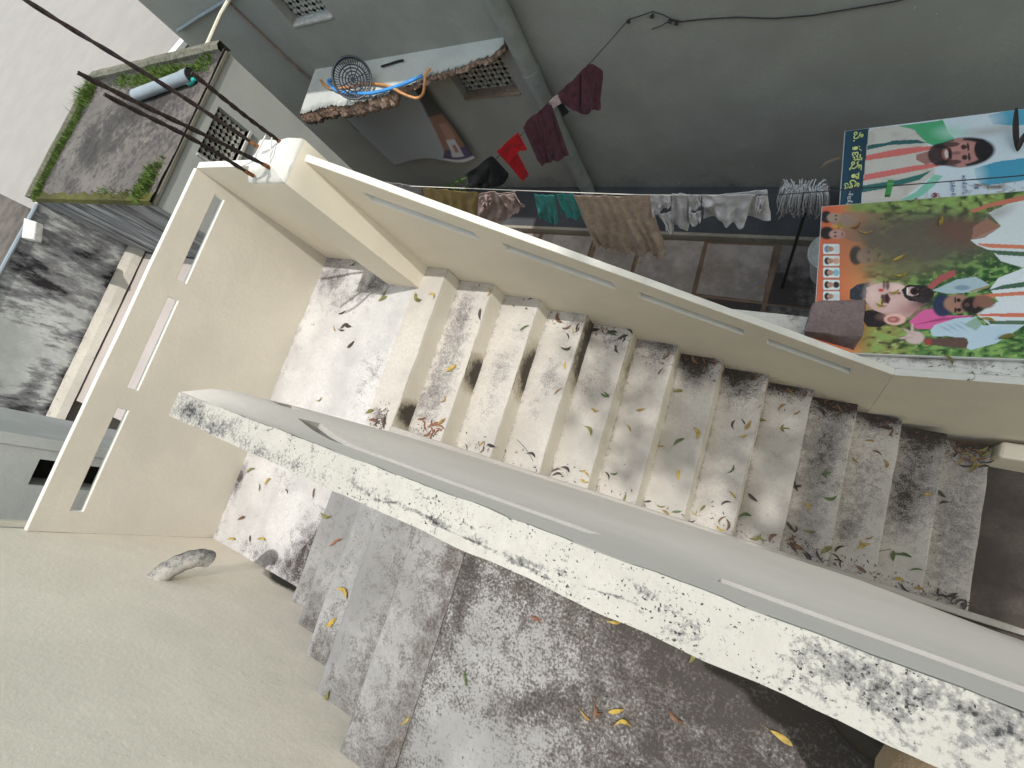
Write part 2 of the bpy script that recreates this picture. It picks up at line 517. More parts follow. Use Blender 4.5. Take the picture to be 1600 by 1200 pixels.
def courtyard():
    m = MB()
    m.box(-4.2, 6.0, .04, 1.53, GZ - .05, GZ - .012)
    f = m.build('courtyard_floor', M['joint'], kind='structure', loc=(0, 0, GZ))
    xs = [-4.0, -3.3, -2.65, -2.0, -1.35, -.72, -.05, .44, 1.06, 1.68, 2.3, 2.95, 3.6, 4.3, 5.0]
    ys = [.06, .43, .95, 1.52]
    for i in range(len(xs) - 1):
        for j in range(3):
            g = .018 + .012 * random.random()
            x0, x1, y0, y1 = xs[i] + g, xs[i + 1] - g, ys[j] + g * .6, ys[j + 1] - g * .6
            h = GZ + random.uniform(-.004, .003)
            s = MB()
            w = lambda: random.uniform(-.012, .012)
            c = [(x0 + w(), y0 + w()), (x1 + w(), y0 + w()), (x1 + w(), y1 + w()), (x0 + w(), y1 + w())]
            sd = random.uniform(-.25, .3)
            def st(x, y, z, sd=sd):
                return .25 + sd + .5 * blob(x, y, 1.5, .9, .9, .5)
            def top(u, v):
                a = [c[0][k] * (1 - u) + c[1][k] * u for k in (0, 1)]
                b = [c[3][k] * (1 - u) + c[2][k] * u for k in (0, 1)]
                return (a[0] * (1 - v) + b[0] * v, a[1] * (1 - v) + b[1] * v, h + .003 * nz(a[0], b[1], 0, 5))
            s.patch(top, 6, 6, st)
            for k in range(4):
                a, b = c[k], c[(k + 1) % 4]
                s.quad((a[0], a[1], h - .05), (b[0], b[1], h - .05), (b[0], b[1], h), (a[0], a[1], h), 0, .4)
            s.build('paving_stone', M['stone_floor'], f)
    p = MB()
    p.box(-4.0, 6.0, 1.56, YM - .01, GZ - .05, GZ + .075)
    p.build('plinth', M['plinth'], kind='structure')
    p = MB()
    p.loft([(0, GZ - .04), (0, GZ + .07), (0, GZ + .085), (0, GZ + .085)], 0, 1, 1) if False else None
    p.box(-4.0, 6.0, 1.525, 1.56, GZ - .05, GZ + .082)
    p.build('plinth_kerb', M['plinth_edge'], kind='structure', bevel=.008)
courtyard()

# ================================================================== STAIRS
def arc(cx, cz, r, a0, a1, n=4):
    return [(cx + r * math.cos(a0 + (a1 - a0) * i / n), cz + r * math.sin(a0 + (a1 - a0) * i / n)) for i in range(n + 1)]

def step_profile(x0, x1, zt, zb, nx, nr=.012, nz_=6):
    """tread from x0 to the nosing at x1 (facing +X), riser below; listed so that normals face out"""
    p = [(x0, zb)]
    p += [(x1, zb)]
    p += [(x1, zb + (zt - nr - zb) * i / nz_) for i in range(1, nz_)]
    p += arc(x1 - nr, zt - nr, nr, 0, math.pi / 2, 4)
    p += [(x1 - nr - (x1 - nr - x0) * i / nx, zt) for i in range(1, nx + 1)]
    return p

# dirt on risers (riser number: list of (y centre, half length, strength))
RISER = {0: [(-.96, .10, 1.3)], 1: [(-.58, .14, 1.3)], 2: [(-.46, .22, 1.25)], 3: [(-.20, .30, 1.35)], 4: [(-.22, .24, .85), (0, .1, .6)],
         5: [(-.05, .2, .8)], 6: [(-.02, .16, .9)], 7: [(-.0, .22, .9)], 8: [(-.0, .14, .9)], 9: [(0, .2, .6)], 10: [(0, .3, .6)], 11: [(-.1, .6, .6)], 12: [(-.4, 1.2, .7)]}
# dirt on treads: (x within tread 0..1, y, rx, ry, strength)
TREAD = {0: [], 1: [(.45, -.45, .5, .34, .5), (.3, -.85, .5, .2, .45), (.4, -.2, .25, .15, .3)],
         2: [(.5, -.5, .4, .12, .42), (.7, -.25, .2, .12, .3), (.6, -.75, .4, .2, .25)],
         3: [(.55, -.45, .28, .14, .55), (.8, -.05, .3, .1, .4), (.4, -.7, .3, .1, .3)],
         4: [(.6, -.08, .5, .12, .45), (.4, -.4, .4, .14, .35)],
         5: [(.7, -.06, .5, .14, .5), (.4, -.3, .4, .2, .2)],
         6: [(.45, -.10, .4, .12, .85), (.2, 0, .5, .1, .6), (.6, -.5, .6, .3, .1)],
         7: [(.5, -.1, .5, .14, .6), (.2, -.0, .3, .1, .8), (.5, -.4, .5, .3, .15)],
         8: [(.4, -.02, .6, .08, .75), (.5, -.4, .4, .3, .2), (.3, -.9, .4, .12, .2)],
         9: [(.5, -.3, .5, .3, .5), (.6, -.02, .6, .08, .8), (.4, -.6, .4, .3, .3), (.5, -.9, .4, .15, .35)],
         10: [(.4, -.5, .5, .3, .35), (.5, -.02, .6, .1, .7), (.3, -.8, .2, .1, .5)],
         11: [(.5, -.25, .7, .36, .6), (.3, -.55, .4, .2, .45), (.6, -.02, .6, .1, .6)],
         12: [(.5, -.7, .6, .34, .45), (.6, -.05, .5, .14, .6), (.5, -.35, .5, .2, .3)]}

def lower_stain(k):
    def st(x, y, z):
        s = 0.0
        u = (x - (k - 1) * T) / T
        zt = -k * R
        if z < zt - .008:                       # riser
            for (cy, h, a) in RISER.get(k, []):
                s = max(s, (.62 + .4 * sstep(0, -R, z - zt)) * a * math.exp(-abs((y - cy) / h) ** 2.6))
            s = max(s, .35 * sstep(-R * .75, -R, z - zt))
        else:
            for (cu, cy, ru, ry, a) in TREAD.get(k, []):
                s += a * blob(u, y, cu, cy, ru * 1.3, ry * 1.3)
            s = max(s, .42 * sstep(.14, 0, u))
            s += .18 * sstep(-W + .09, -W, y)
            if k >= 5: s += .35 * sstep(-.09, -.0, y)
            if k >= 9: s += .10
        return s
    return st

lower = thing('lower_staircase', 'cream cement flight of twelve steps littered with leaves, going down between the two sloping parapets', 'staircase', (1.6, -.53, GZ))
for k in range(1, 13):
    m = MB()
    pr = step_profile((k - 1) * T - .001, k * T, -k * R, -(k + 1) * R, 14)
    nr = 2 + 5 + 5
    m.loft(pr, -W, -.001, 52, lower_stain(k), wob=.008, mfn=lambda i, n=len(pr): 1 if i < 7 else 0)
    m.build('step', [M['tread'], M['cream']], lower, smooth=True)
# sloping stringer kerb on the inner side
m = MB()
def kerb_fn(u, v):
    x = .02 + 4.4 * u
    z = max(-R / T * x, GZ + .02)
    pts = [(-W, z - .28), (-W, z + .022), (-W - .004, z + .030), (-W - .038, z + .030), (-W - .042, z + .022), (-W - .042, z - .5)]
    q = v * 5
    i = min(4, int(q)); f = q - i
    a, b = pts[i], pts[i + 1]
    return (x, a[0] + (b[0] - a[0]) * f + .003 * nz(x, v, 0, 7), a[1] + (b[1] - a[1]) * f)
m.patch(kerb_fn, 60, 5, flip=True)
m.build('stringer', M['slot'], lower)
m = MB()
m.hexa([(0, -W, -.5), (3.2, -W, -2.4), (3.2, 0, -2.4), (0, 0, -.5), (.0, -W, -.19), (3.2, -W, -2.12), (3.2, 0, -2.12), (0, 0, -.19)])
m.build('soffit_slab', M['rear_grey'], lower)

# landing
def landing_stain_tone(x, y, z):
    s = 0.0
    if z < -.01 and x > -.03:
        for (cy, h, a) in RISER[0]:
            s = max(s, (.68 + .35 * sstep(0, -R, z)) * a * math.exp(-abs((y - cy) / h) ** 2.6))
        return s
    s += .75 * blob(x, y, -.98, -.16, .17, .16)
    s += .55 * blob(x, y, -.55, -.16, .20, .12, .3)  # soft grey patch beside the pillar foot
    s += .35 * blob(x, y, -.75, -.3, .3, .1, .5)
    s += .3 * blob(x, y, -.3, -.75, .14, .3)
    s += .7 * blob(x, y, -.1, -1.02, .1, .1)
    s += .9 * blob(x, y, -.25, -1.95, .25, .30)
    s += 1.0 * blob(x, y, -.12, -1.7, .10, .5)
    s += .55 * blob(x, y, -.6, -2.08, .4, .07)
    s += .7 * blob(x, y, -1.12, -1.72, .06, .14)
    s += .35 * blob(x, y, -.7, -1.6, .16, .10)
    s += .25 * sstep(-1.06, -1.14, x)
    if x > -.125 and y > -1.1: s -= .5
    s += .25 * sstep(-.05, -.005, y) if x < -.125 else 0
    return s
land = thing('stair_landing', 'worn whitewashed square landing with black and brown damp stains between the two flights', 'landing', (-.55, -1.05, -.16))
m = MB()
pr = step_profile(-L, 0.0, 0.0, -R, 40)
npr = len(pr)
m.loft(pr, YW, -.001, 84, landing_stain_tone, wob=.007, mfn=lambda i: 1 if (i < 7) else (2 if i < 18 else 0))
m.build('slab', [M['lime'], M['cream'], M['tread']], land, smooth=True)

# upper flight
def upper_tone(k):  # lighter along each nosing, darker towards the back of the tread
    def st(x, y, z):
        s = .20 + .2 * fbm(x, y, k, 3) - .5 * sstep(.11, .02, (x - (XU + k * TU)) / TU)
        x0 = XU + k * TU
        u = (x - x0) / TU
        s += .34 * sstep(.35, 1.0, u) + .25 * sstep(.65, 1.0, u) * (1 if k in (1, 2, 3) else .4) * sstep(-1.75, -1.3, y)
        s += .45 * sstep(YW + .28, YW, y) * (1 if k in (1, 2) else .5)
        return s
    return st
upper = thing('upper_staircase', 'bare grey cement flight of five steps beside the cream house wall', 'staircase', (.4, -1.63, 0))
XN = [XU + k * TU + (D5 if k == 4 else 0) for k in range(5)]
YU1 = -1.135
for k in range(5):
    x0 = XN[k]
    x1 = XN[k + 1] if k < 4 else x0 + .19
    zt, zb = (k + 1) * RU, (0.001 if k == 0 else k * RU - .03)
    nr = .012
    prof = [(x1 + .03, zb), (x1 + .03, zt)]
    prof += [(x1 + .03 - (x1 + .03 - x0 - nr) * i / 12, zt) for i in range(1, 12)]
    prof += arc(x0 + nr, zt - nr, nr, math.pi / 2, math.pi, 4)
    prof += [(x0, zb)]
    m = MB()
    m.loft(prof, YW, YU1, 50, upper_tone(k), wob=.012)
    m.build('step', M['grey_step'], upper, smooth=True)

# terrace at the top of the upper flight
def terrace_stain(x, y, z):
    s = .30
    s += .45 * sstep(-1.62, -1.3, y) * sstep(1.25, 1.45, x)
    s += .6 * blob(x, y, 1.29, -1.5, .06, .25)
    s += .35 * blob(x, y, 1.24, -1.9, .03, .4)
    s += .5 * sstep(1.55, 2.0, x)
    s += .5 * blob(x, y, 1.62, -1.72, .22, .05, .55)
    s -= .3 * blob(x, y, 1.45, -1.95, .2, .2)
    s -= .15 * blob(x, y, 1.35, -1.55, .08, .12)
    return s
m = MB()
x0 = XN[4] + .19
m.patch(lambda u, v: (x0 + (4.5 - x0) * u ** 1.6, YW + (YU1 - .03 - YW) * v, ZF - .004 + .004 * fbm(u * 6, v * 3, 0, 2)), 110, 44, terrace_stain)
m.box(x0 + .002, 4.5, YW, YU1 - .03, ZF - .15, ZF - .03)
terr = m.build('terrace_floor', M['terrace'], kind='structure', loc=(2.5, -1.7, ZF - .15))

# ================================================================== PARAPETS
def wob(s_, t_, a=.004, f=2.2):
    return a * fbm(s_ + 3, t_, 1.7, f)

# end parapet (faces the landing, three slots)
ep_t = .034
sl = [(-2.018, -1.434), (-1.312, -.75), (-.638, -.072)]
sb = breaks([YW, .0] + [q for a in sl for q in a], .09)
tb = breaks([-.2, .822, .881, HE], .12)
jj = [j for j in range(len(tb) - 1) if .82 <= tb[j] < .88]
holes = {(i, j) for i in range(len(sb) - 1) for j in jj for (a, b) in sl if a - 1e-4 <= sb[i] < b - 1e-3}
def ep_fn(s_, t_, side):
    edge = 1 - sstep(.0, .06, min(abs(t_ - .822), abs(t_ - .881)))
    return ((-L + wob(s_, t_, .006)) if side == 0 else -L - ep_t, s_, t_ + (wob(s_, 9, .006) if t_ > .9 else 0))
def ep_st(x, y, z):
    return .35 * sstep(.06, 0, z) + .3 * sstep(YW + .05, YW, y) * sstep(.6, .0, z)
endp = thing('end_parapet', 'thin cream parapet across the landing end pierced by three long slots', 'parapet wall', (-L, -1.05, 0))
m = MB()
m.slotted(ep_fn, sb, tb, holes, ep_st, 0, 0, 1, 2)
m.build('panel', [M['cream'], M['sill_white'], M['cap']], endp, smooth=False, bevel=.004)

# outer parapet: level beside the pillar, then sloping with the lower flight
outp = thing('outer_parapet', 'thin sloping cream parapet with long slots on the courtyard side of the lower flight', 'parapet wall', (1.0, 0, -.9))
op_t = .039
m = MB()
sb = breaks([-L, -.45, -.60, -.449], .1)
tb = breaks([-.2, .825, .875, HE], .12)
jj = [j for j in range(len(tb) - 1) if .82 <= tb[j] < .875]
holes = {(i, j) for i in range(len(sb) - 1) for j in jj if -.601 <= sb[i] < -.45}
m.slotted(lambda s_, t_, sd: (s_, wob(s_, t_, .003) if sd == 0 else op_t, t_), sb, tb, holes, None, 0, 0, 1, 1)
m.build('level_panel', [M['panel_cream'], M['cap']], outp, bevel=.004)
osl = [(-.012, .482), (.606, 1.125), (1.242, 1.76), (1.88, 2.31)]
m = MB()
sb = breaks([-.17, XB] + [q for a in osl for q in a], .09)
# t: 0 bottom, 1 slot bottom, 2 slot top, 3 top
tb = [0, .2, .4, .6, .8, 1, 2, 2.5, 3]
holes = {(i, 5) for i in range(len(sb) - 1) for (a, b) in osl if a - 1e-4 <= sb[i] < b - 1e-3}
def op_fn(s_, t_, sd):
    top = HO + SO * s_
    lv = [min(0, -R / T * s_) - .42, top - .197, top - .142, top]
    i = min(2, int(t_)); f = t_ - i
    z = lv[i] + (lv[i + 1] - lv[i]) * f
    if t_ == 3: z += .003 * fbm(s_, 0, 0, 4)
    if sd == 0 and t_ == 1: z -= .022  # sill tilted to catch more light
    if sd == 0 and t_ == 2: z += .004
    return (s_, wob(s_, z, .003) if sd == 0 else op_t + wob(s_, z, .002), z)
def op_st(x, y, z):
    zn = min(0, -R / T * x)
    return .3 * sstep(.05, -.1, z - zn) * sstep(.8, 1.6, x) + .35 * sstep(.03, -.05, z - zn) * sstep(1.0, 1.4, x)
m.slotted(op_fn, sb, tb, holes, op_st, 0, 0, 1, 2)
m.build('sloping_panel', [M['panel_cream'], M['sill_white'], M['cap']], outp, bevel=.003)
# beyond the bend: level again, turning a little outward, the compound wall's thickness behind it
m = MB()
ZL = -.788
def kink(x): return .09 * (x - XB)
sb = breaks([XB, 5.2], .12)
def lo_fn(s_, t_, sd):
    z = -2.5 + (ZL + 2.5) * t_
    return (s_, kink(s_) + wob(s_, z, .003) if sd == 0 else kink(s_) + .04, z)
m.slotted(lo_fn, sb, [0, .3, .6, .8, .9, 1], set(), lambda x, y, z: .35 * sstep(-1.7, -2.0, z), 0, 0, 1, 1)
m.build('lower_panel', [M['panel_cream'], M['cap']], outp, bevel=.003)
m = MB()
m.hexa([(3.262, -.085, -2.4), (4.6, -.06, -2.4), (4.6, .1, -2.4), (3.27, .05, -2.4), (3.262, -.06, -1.90), (4.6, -.02, -1.78), (4.6, .1, -1.78), (3.27, .05, -1.90)])
m.build('wall_foot', M['panel_cream'], outp, bevel=.02)

# compound wall carrying the hoardings (its stained top is the ledge beyond the parapet)
cw = thing('compound_wall', 'low compound wall with a stained grey-white top just beyond the sloping parapet', 'wall', (2.6, .2, GZ))
m = MB()
def cw_top(u, v):
    x = 1.2 + 4 * u
    y0 = kink(max(XB, x)) + .044
    return (x, y0 + (.285 + kink(max(XB, x)) - y0) * v, ZL - .012 + .004 * fbm(x, v, 0, 5))
m.patch(cw_top, 90, 8, lambda x, y, z: .12 + .55 * blob(x, y, 2.55, .16, .18, .08) + .4 * blob(x, y, 3.1, .2, .2, .05) + .3 * fbm(x, y, 0, 4))
top = lambda x: cw_top((x - 1.2) / 4, 1)
for i in range(20):
    xa, xb = 1.2 + .2 * i, 1.4 + .2 * i
    a, b = cw_top(.05 * i, 1), cw_top(.05 * i + .05, 1)
    m.quad((a[0], a[1], GZ - .1), (b[0], b[1], GZ - .1), b, a)
    a, b = cw_top(.05 * i, 0), cw_top(.05 * i + .05, 0)
    m.quad((b[0], b[1], GZ - .1), (a[0], a[1], GZ - .1), a, b)
m.build('masonry', M['ledge'], cw)

# pillar with starter bars
pil = thing('concrete_pillar', 'square cream concrete pillar with a rough white broken top and rusty starter bars', 'pillar', (-.31, -.04, 0))
PX0, PX1, PY0, PY1, PZ = -.445, -.168, -.155, .085, 1.14
m = MB()
def pillar_ring(x0, x1, y0, y1, z, n=6, a=.0):
    pts = []
    for k in range(4):
        c = [(x0, y0), (x1, y0), (x1, y1), (x0, y1)]
        p, q = c[k], c[(k + 1) % 4]
        for i in range(n):
            x, y = p[0] + (q[0] - p[0]) * i / n, p[1] + (q[1] - p[1]) * i / n
            pts.append((x + a * fbm(x, y, z, 14), y + a * fbm(x + 4, y, z, 14), z + a * 1.2 * fbm(x, y + 8, z, 16)))
    return pts
lev = [(-.2, 0, .001), (.2, 0, .003), (.5, 0, .003), (.8, 0, .003), (1.0, 0, .003), (1.09, .0, .005), (1.105, .004, .008), (1.12, .02, .012), (1.145, .035, .014), (1.155, .05, .016)]
b0 = []
for z, ins, a in lev:
    b0.append([m.vert(p) for p in pillar_ring(PX0 + ins, PX1 - ins, PY0 + ins, PY1 - ins, z, 6, a)])
for i in range(len(b0) - 1):
    mi = 1 if lev[i][0] > 1.08 else 0
    for j in range(24):
        m.face([b0[i][j], b0[i][(j + 1) % 24], b0[i + 1][(j + 1) % 24], b0[i + 1][j]], mi)
c = m.vert(((PX0 + PX1) / 2, (PY0 + PY1) / 2, 1.15))
for j in range(24):
    m.face([b0[-1][j], b0[-1][(j + 1) % 24], c], 1)
m.build('shaft', [M['panel_cream'], M['cap']], pil, smooth=True)
rods = [((-.241, .023), (300, 113), 1.58), ((-.376, .003), (30, -10), 2.01), ((-.233, -.112), (123, 112), 1.86), ((-.366, -.137), (165, 145), 1.745)]
tops = []
for (bx, by), (u, v), zt in rods:
    e = Vector(on(u, v, 2, zt))
    a = Vector((bx, by, 1.13))
    pts = []
    for i in range(41):
        t = i / 40
        p = a.lerp(e, t)
        p.x += .006 * math.sin(t * 7 + bx * 40)
        p.y += .006 * math.sin(t * 5 + by * 50)
        pts.append(p)
    m = MB()
    m.tube(pts, .0085, 8, 0, True, twist=.35, square=True)
    m.tube(pts[:4], .0098, 8, 1)
    m.build('rebar', [M['rust'], M['rust_red']], pil)
m = MB()
for z, k in ((1.175, 0), (1.215, 1)):
    pts = [(-.255, .025, z), (-.242, -.1, z + .012), (-.25, -.118, z), (-.355, -.14, z - .012), (-.372, -.12, z)] if k else [(-.245, .03, z + .02), (-.238, -.105, z - .02)]
    m.tube(pts, .0035, 6)
m.build('stirrup', M['cap'], pil)

# inner parapet guarding the terrace
inp = thing('inner_parapet', 'pale grey parapet with lichen-blackened white top and long slots beside the terrace', 'parapet wall', (2.0, -1.2, .8))
XE = .99
def top_z(x): return 1.8027 + .12 * (min(x, 2.4) - XE)
MAIN = [(.78, None), (1.3, -1.148), (1.56, -1.172), (1.62, -1.175), (1.80, -1.178), (2.2, -1.178)]
ENDP = [(.78, -1.108), (.97, -1.112), (1.12, -1.115), (1.37, -1.125), (1.53, -1.131), (1.63, -1.137), (1.72, -1.142), (1.77, -1.160), (1.80, -1.176), (2.2, -1.178)]
def interp(tab, z):
    for (a, p), (b, q) in zip(tab, tab[1:]):
        if z <= b: return p + (q - p) * max(0, (z - a)) / (b - a)
    return tab[-1][1]
def bot_y(x):
    return interp([(.9, -1.106), (1.75, -1.109), (2.3, -1.114), (2.6, -1.134), (4, -1.15)], x)
def face_y(x, z):
    tab = [(.78, bot_y(x))] + MAIN[1:]
    a = interp(tab, z)
    b = interp(ENDP, z)
    k = sstep(XE + .03, XE + .30, x)
    return b + (a - b) * k
isl = [(1.02, 1.07), (1.15, 1.88), (2.05, 2.9)]
sb = breaks([XE, 3.7] + [q for a in isl for q in a], .07)
tb = [0, .15, .3, .45, .6, .75, .9, 1, 2, 2.4, 2.7, 3]
holes = {(i, 7) for i in range(len(sb) - 1) for (a, b) in isl if a - 1e-4 <= sb[i] < b - 1e-3}
def ip_fn(s_, t_, sd):
    zt = top_z(s_)
    lv = [.78, zt - .25, zt - .185, zt]
    i = min(2, int(t_)); f = t_ - i
    z = lv[i] + (lv[i + 1] - lv[i]) * f
    y = face_y(s_, z) + .0015 * fbm(s_, z, 3, 4)
    if sd:
        y = -1.228 + .003 * fbm(s_, z, 8, 4)
    x = s_
    if s_ <= XE + 1e-6: x += .004 * fbm(z, y, 2, 8)
    return (x, y, z + (.002 * fbm(s_, y, 0, 9) if t_ == 3 else 0))
m = MB()
m.slotted(ip_fn, sb, tb, holes, lambda x, y, z: .15 * fbm(x, z, 1, 6), 0, 0, 1, 1)
m.build('panel', [M['gray_face'], M['slot']], inp, smooth=True)
# weathered top skim, a few millimetres proud
def cop_xy(u, v):
    z = 1.85
    for _ in range(4):
        p = on(u, v, 2, z); z = top_z(p[0]) + .0035
    return p
PEEL = cop_xy(1005, 920)
CRACKS = [[cop_xy(*q) for q in l] for l in (
    [(676, 815), (705, 832), (740, 845), (775, 862)], [(798, 878), (822, 886), (858, 905)], [(895, 909), (925, 921), (960, 930), (985, 940), (1000, 958), (1014, 968)],
    [(395, 668), (415, 673), (430, 668)], [(582, 780), (600, 784), (625, 786)], [(1283, 1018), (1292, 1040), (1283, 1075)], [(1425, 985), (1480, 1040), (1560, 1085), (1600, 1120)])]
def seg_d(x, y, a, b):
    dx, dy = b[0] - a[0], b[1] - a[1]
    t = max(0, min(1, ((x - a[0]) * dx + (y - a[1]) * dy) / (dx * dx + dy * dy + 1e-12)))
    return math.hypot(x - a[0] - dx * t, y - a[1] - dy * t)
def cop_st(x, y, z):
    s = .12
    for i, l in enumerate(CRACKS):
        d = min(seg_d(x, y, a, b) for a, b in zip(l, l[1:])) + .0012 * fbm(x, y, i, 60)
        w = .0065 if i > 4 else .0015
        s += (.22 if i > 4 else .75 * (.75 + .8 * nz(x, y, i, 45))) * math.exp(-(d / w) ** 2)
    p = PEEL
    s += .5 * blob(x, y, p[0], p[1], .03, .006, -.25)
    s += .10 * fbm(x, y, 0, 12)
    s += .75 * blob(x, y, 1.06, -1.205, .08, .03) + .5 * blob(x, y, 1.2, -1.21, .10, .03)
    s += .35 * blob(x, y, 1.38, -1.22, .12, .015)
    s += .4 * blob(x, y, 1.6, -1.21, .05, .006, -.1) + .6 * blob(x, y, 1.74, -1.211, .10, .0035, .0)
    s += .6 * blob(x, y, 1.88, -1.214, .05, .005, .1)
    s += .24 * blob(x, y, 2.17, -1.205, .10, .03) + .3 * blob(x, y, 2.24, -1.19, .12, .014)
    s -= .10 * blob(x, y, 1.98, -1.2, .1, .04)
    s += .22 * sstep(2.05, 2.2, x) * (.5 + .5 * fbm(x, y, 0, 20))
    return s
m = MB()
def cop(u, v):
    x = XE - .004 + (3.7 - XE) * u ** 1.5
    e = .0035 * fbm(x, v * 3, 0, 12)
    y = (-1.1775 + (-1.2285 + 1.1775) * v) + (e if v < .01 or v > .99 else 0)
    return (x, y, top_z(x) + .0035 + .002 * fbm(x, y, 1, 18))
m.patch(cop, 330, 24, cop_st, flip=True)
for v, fl in ((0, False), (1, True)):
    m.patch(lambda u, w, v=v: tuple(np.array(cop(u, v)) - np.array([0, 0, .012 * w])), 260, 1, cop_st, flip=not fl)
m.patch(lambda u, w: tuple(np.array(cop(0, u)) - np.array([0, 0, .03 * w])), 14, 1, cop_st)
m.build('coping', M['coping'], inp, smooth=True)

# ================================================================== CREAM HOUSE WALL
hw = thing('cream_house_wall', 'rough cream plastered house wall rising beside the upper flight', 'house wall', (1.9, YW, GZ))
def hw_st(x, y, z):
    s = 0
    zs = 0 if x < XU else min(ZF, RU * (1 + math.floor((x - XU) / TU)))
    dz = z - zs
    if -L < x < -.15: s += 1.7 * blob(x, z, -.33, .0, .24, .10) + .5 * blob(x, z, -.34, .06, .2, .07)
    s += .25 * sstep(.03, -.02, dz)
    s += .25 * blob(x, z, -.75, .78, .25, .05)
    return s
m = MB()
nxw, nzw = 130, 70
m.patch(lambda u, v: (-1.19 + 6.2 * u, YW + .004 * fbm(u * 6.2, v * 6.4, 0, 1.4) + .0012 * fbm(u * 6.2, v * 6.4, 5, 7), -2.2 + 6.4 * v), 300, 220, hw_st, flip=True)
m.box(-1.19, 5.0, YW - .25, YW - .02, -2.2, 4.2)
m.build('plaster', M['cream_wall'], hw, smooth=True)
# downward curved drain spout coming out of that wall
sp = thing('drain_spout', 'stubby curved drain spout with a black mouldy top on the cream wall', 'drain pipe', tuple(on(250, 900, 1, YW)))
P0 = Vector(on(247, 902, 1, YW)); P0.y -= .02
P3 = Vector(on(326, 874, 1, YW + .115))
P1 = P0 + Vector((.004, .075, -.005)); P2 = P3 + Vector((-.0, .035, .06))
pts = []
for i in range(17):
    t = i / 16
    pts.append(P0 * (1 - t) ** 3 + P1 * 3 * t * (1 - t) ** 2 + P2 * 3 * t * t * (1 - t) + P3 * t ** 3)
m = MB()
m.tube(pts, [.050 - .007 * (i / 16) + .002 * math.sin(i * 2.1) for i in range(17)], 14, 0, False)
for i in range(len(m.v)):
    t = (i // 14) / 16
    up = (m.v[i][0] - pts[i // 14].x) * -.5 + (m.v[i][1] - pts[i // 14].y) * .4 + (m.v[i][2] - pts[i // 14].z) * .7
    m.a[i] = max(0, min(1.1, -.05 + .75 * t + up * 12))
b = 16 * 14
inner = [m.vert(Vector(m.v[b + i]).lerp(pts[16], .3), 1.0) for i in range(14)]
deep = [m.vert(Vector(m.v[b + i]).lerp(pts[16], .35) + (pts[14] - pts[16]) * .8, 1.2) for i in range(14)]
for i in range(14):
    j = (i + 1) % 14
    m.face([b + i, b + j, inner[j], inner[i]])
    m.face([inner[i], inner[j], deep[j], deep[i]], 1)
m.face(deep[::-1], 1)
m.build('spout_pipe', [M['coping'], M['void']], sp, smooth=True)

# ================================================================== GREY HOUSE (far side of the courtyard)
gh = thing('grey_house', 'tall grey-green rendered house wall across the courtyard with pierced vents and a broken sunshade', 'house', (1.0, YM, GZ))
V1 = (-1.115, -.505, -.72, -.335)
V2 = (-2.39, -1.87, .265, .62)
sb = breaks([-4.0, 8.0, V1[0], V1[1], V2[0], V2[1]], .5)
tb = breaks([-2.2, V1[2], V1[3], V2[2], V2[3], 3.4], .5)
def cells(h, sb, tb):
    return {(i, j) for i in range(len(sb) - 1) for j in range(len(tb) - 1) if h[0] - 1e-4 <= sb[i] < h[1] - 1e-4 and h[2] - 1e-4 <= tb[j] < h[3] - 1e-4}
holes = cells(V1, sb, tb) | cells(V2, sb, tb)
m = MB()
m.slotted(lambda s_, t_, sd: (s_, YM if sd == 0 else YM + .22, t_), sb, tb, holes, lambda x, y, z: .25 * sstep(-1.0, -2.0, z) + .35 * sstep(-1.8, -2.05, z) + .12 * fbm(x, z, 0, .8), 0, 0, 0)
m.box(-4.0, 8.0, YM + .6, 6.0, -2.2, 3.4)
m.build('wall', M['main_wall'], gh)
def lattice(hole, parent, axis='y', at=0.0, back=.0, cell=.10, bar=.032, mat='lattice', wdir=1, label=None):
    a0, a1, z0, z1 = hole
    m = MB()
    def bar_hex(p, q):
        p, q = Vector(p), Vector(q)
        d = (q - p); n = Vector((-d.y, d.x)).normalized() * bar / 2
        c = [(p - n), (q - n), (q + n), (p + n)]
        f = lambda c, dep: (c.x, at + dep, c.y) if axis == 'y' else (at - dep, c.x, c.y)
        m.hexa([f(k, .03) for k in c] + [f(k, 0) for k in c])
    w, h = a1 - a0, z1 - z0
    n = int((w + h) / cell) + 1
    for i in range(1, n):
        o = i * cell
        p = (a0 + o, z0) if o <= w else (a1, z0 + o - w)
        q = (a0, z0 + o) if o <= h else (a0 + o - h, z1)
        bar_hex(p, q)
        p = (a1 - o, z0) if o <= w else (a0, z0 + o - w)
        q = (a1, z0 + o) if o <= h else (a1 - o + h, z1)
        bar_hex(p, q)
    o = m.build('vent_lattice', M[mat], parent, kind='stuff')
    return o
for h in (V1, V2):
    vt = MB()
    x0, x1, z0, z1 = h
    vt.quad((x0, YM + .2, z0), (x1, YM + .2, z0), (x1, YM + .2, z1), (x0, YM + .2, z1))
    v_o = vt.build('vent', M['void'], gh)
    l_ = lattice(h, v_o, 'y', YM + .09)
    s_ = MB()
    s_.box(x0 - .0, x1 + .0, YM - .012, YM + .085, z0 + .001, z0 + .022)
    s_.build('vent_sill', M['frame_pale'] if h is V2 else M['brick_core'], v_o, bevel=.004)
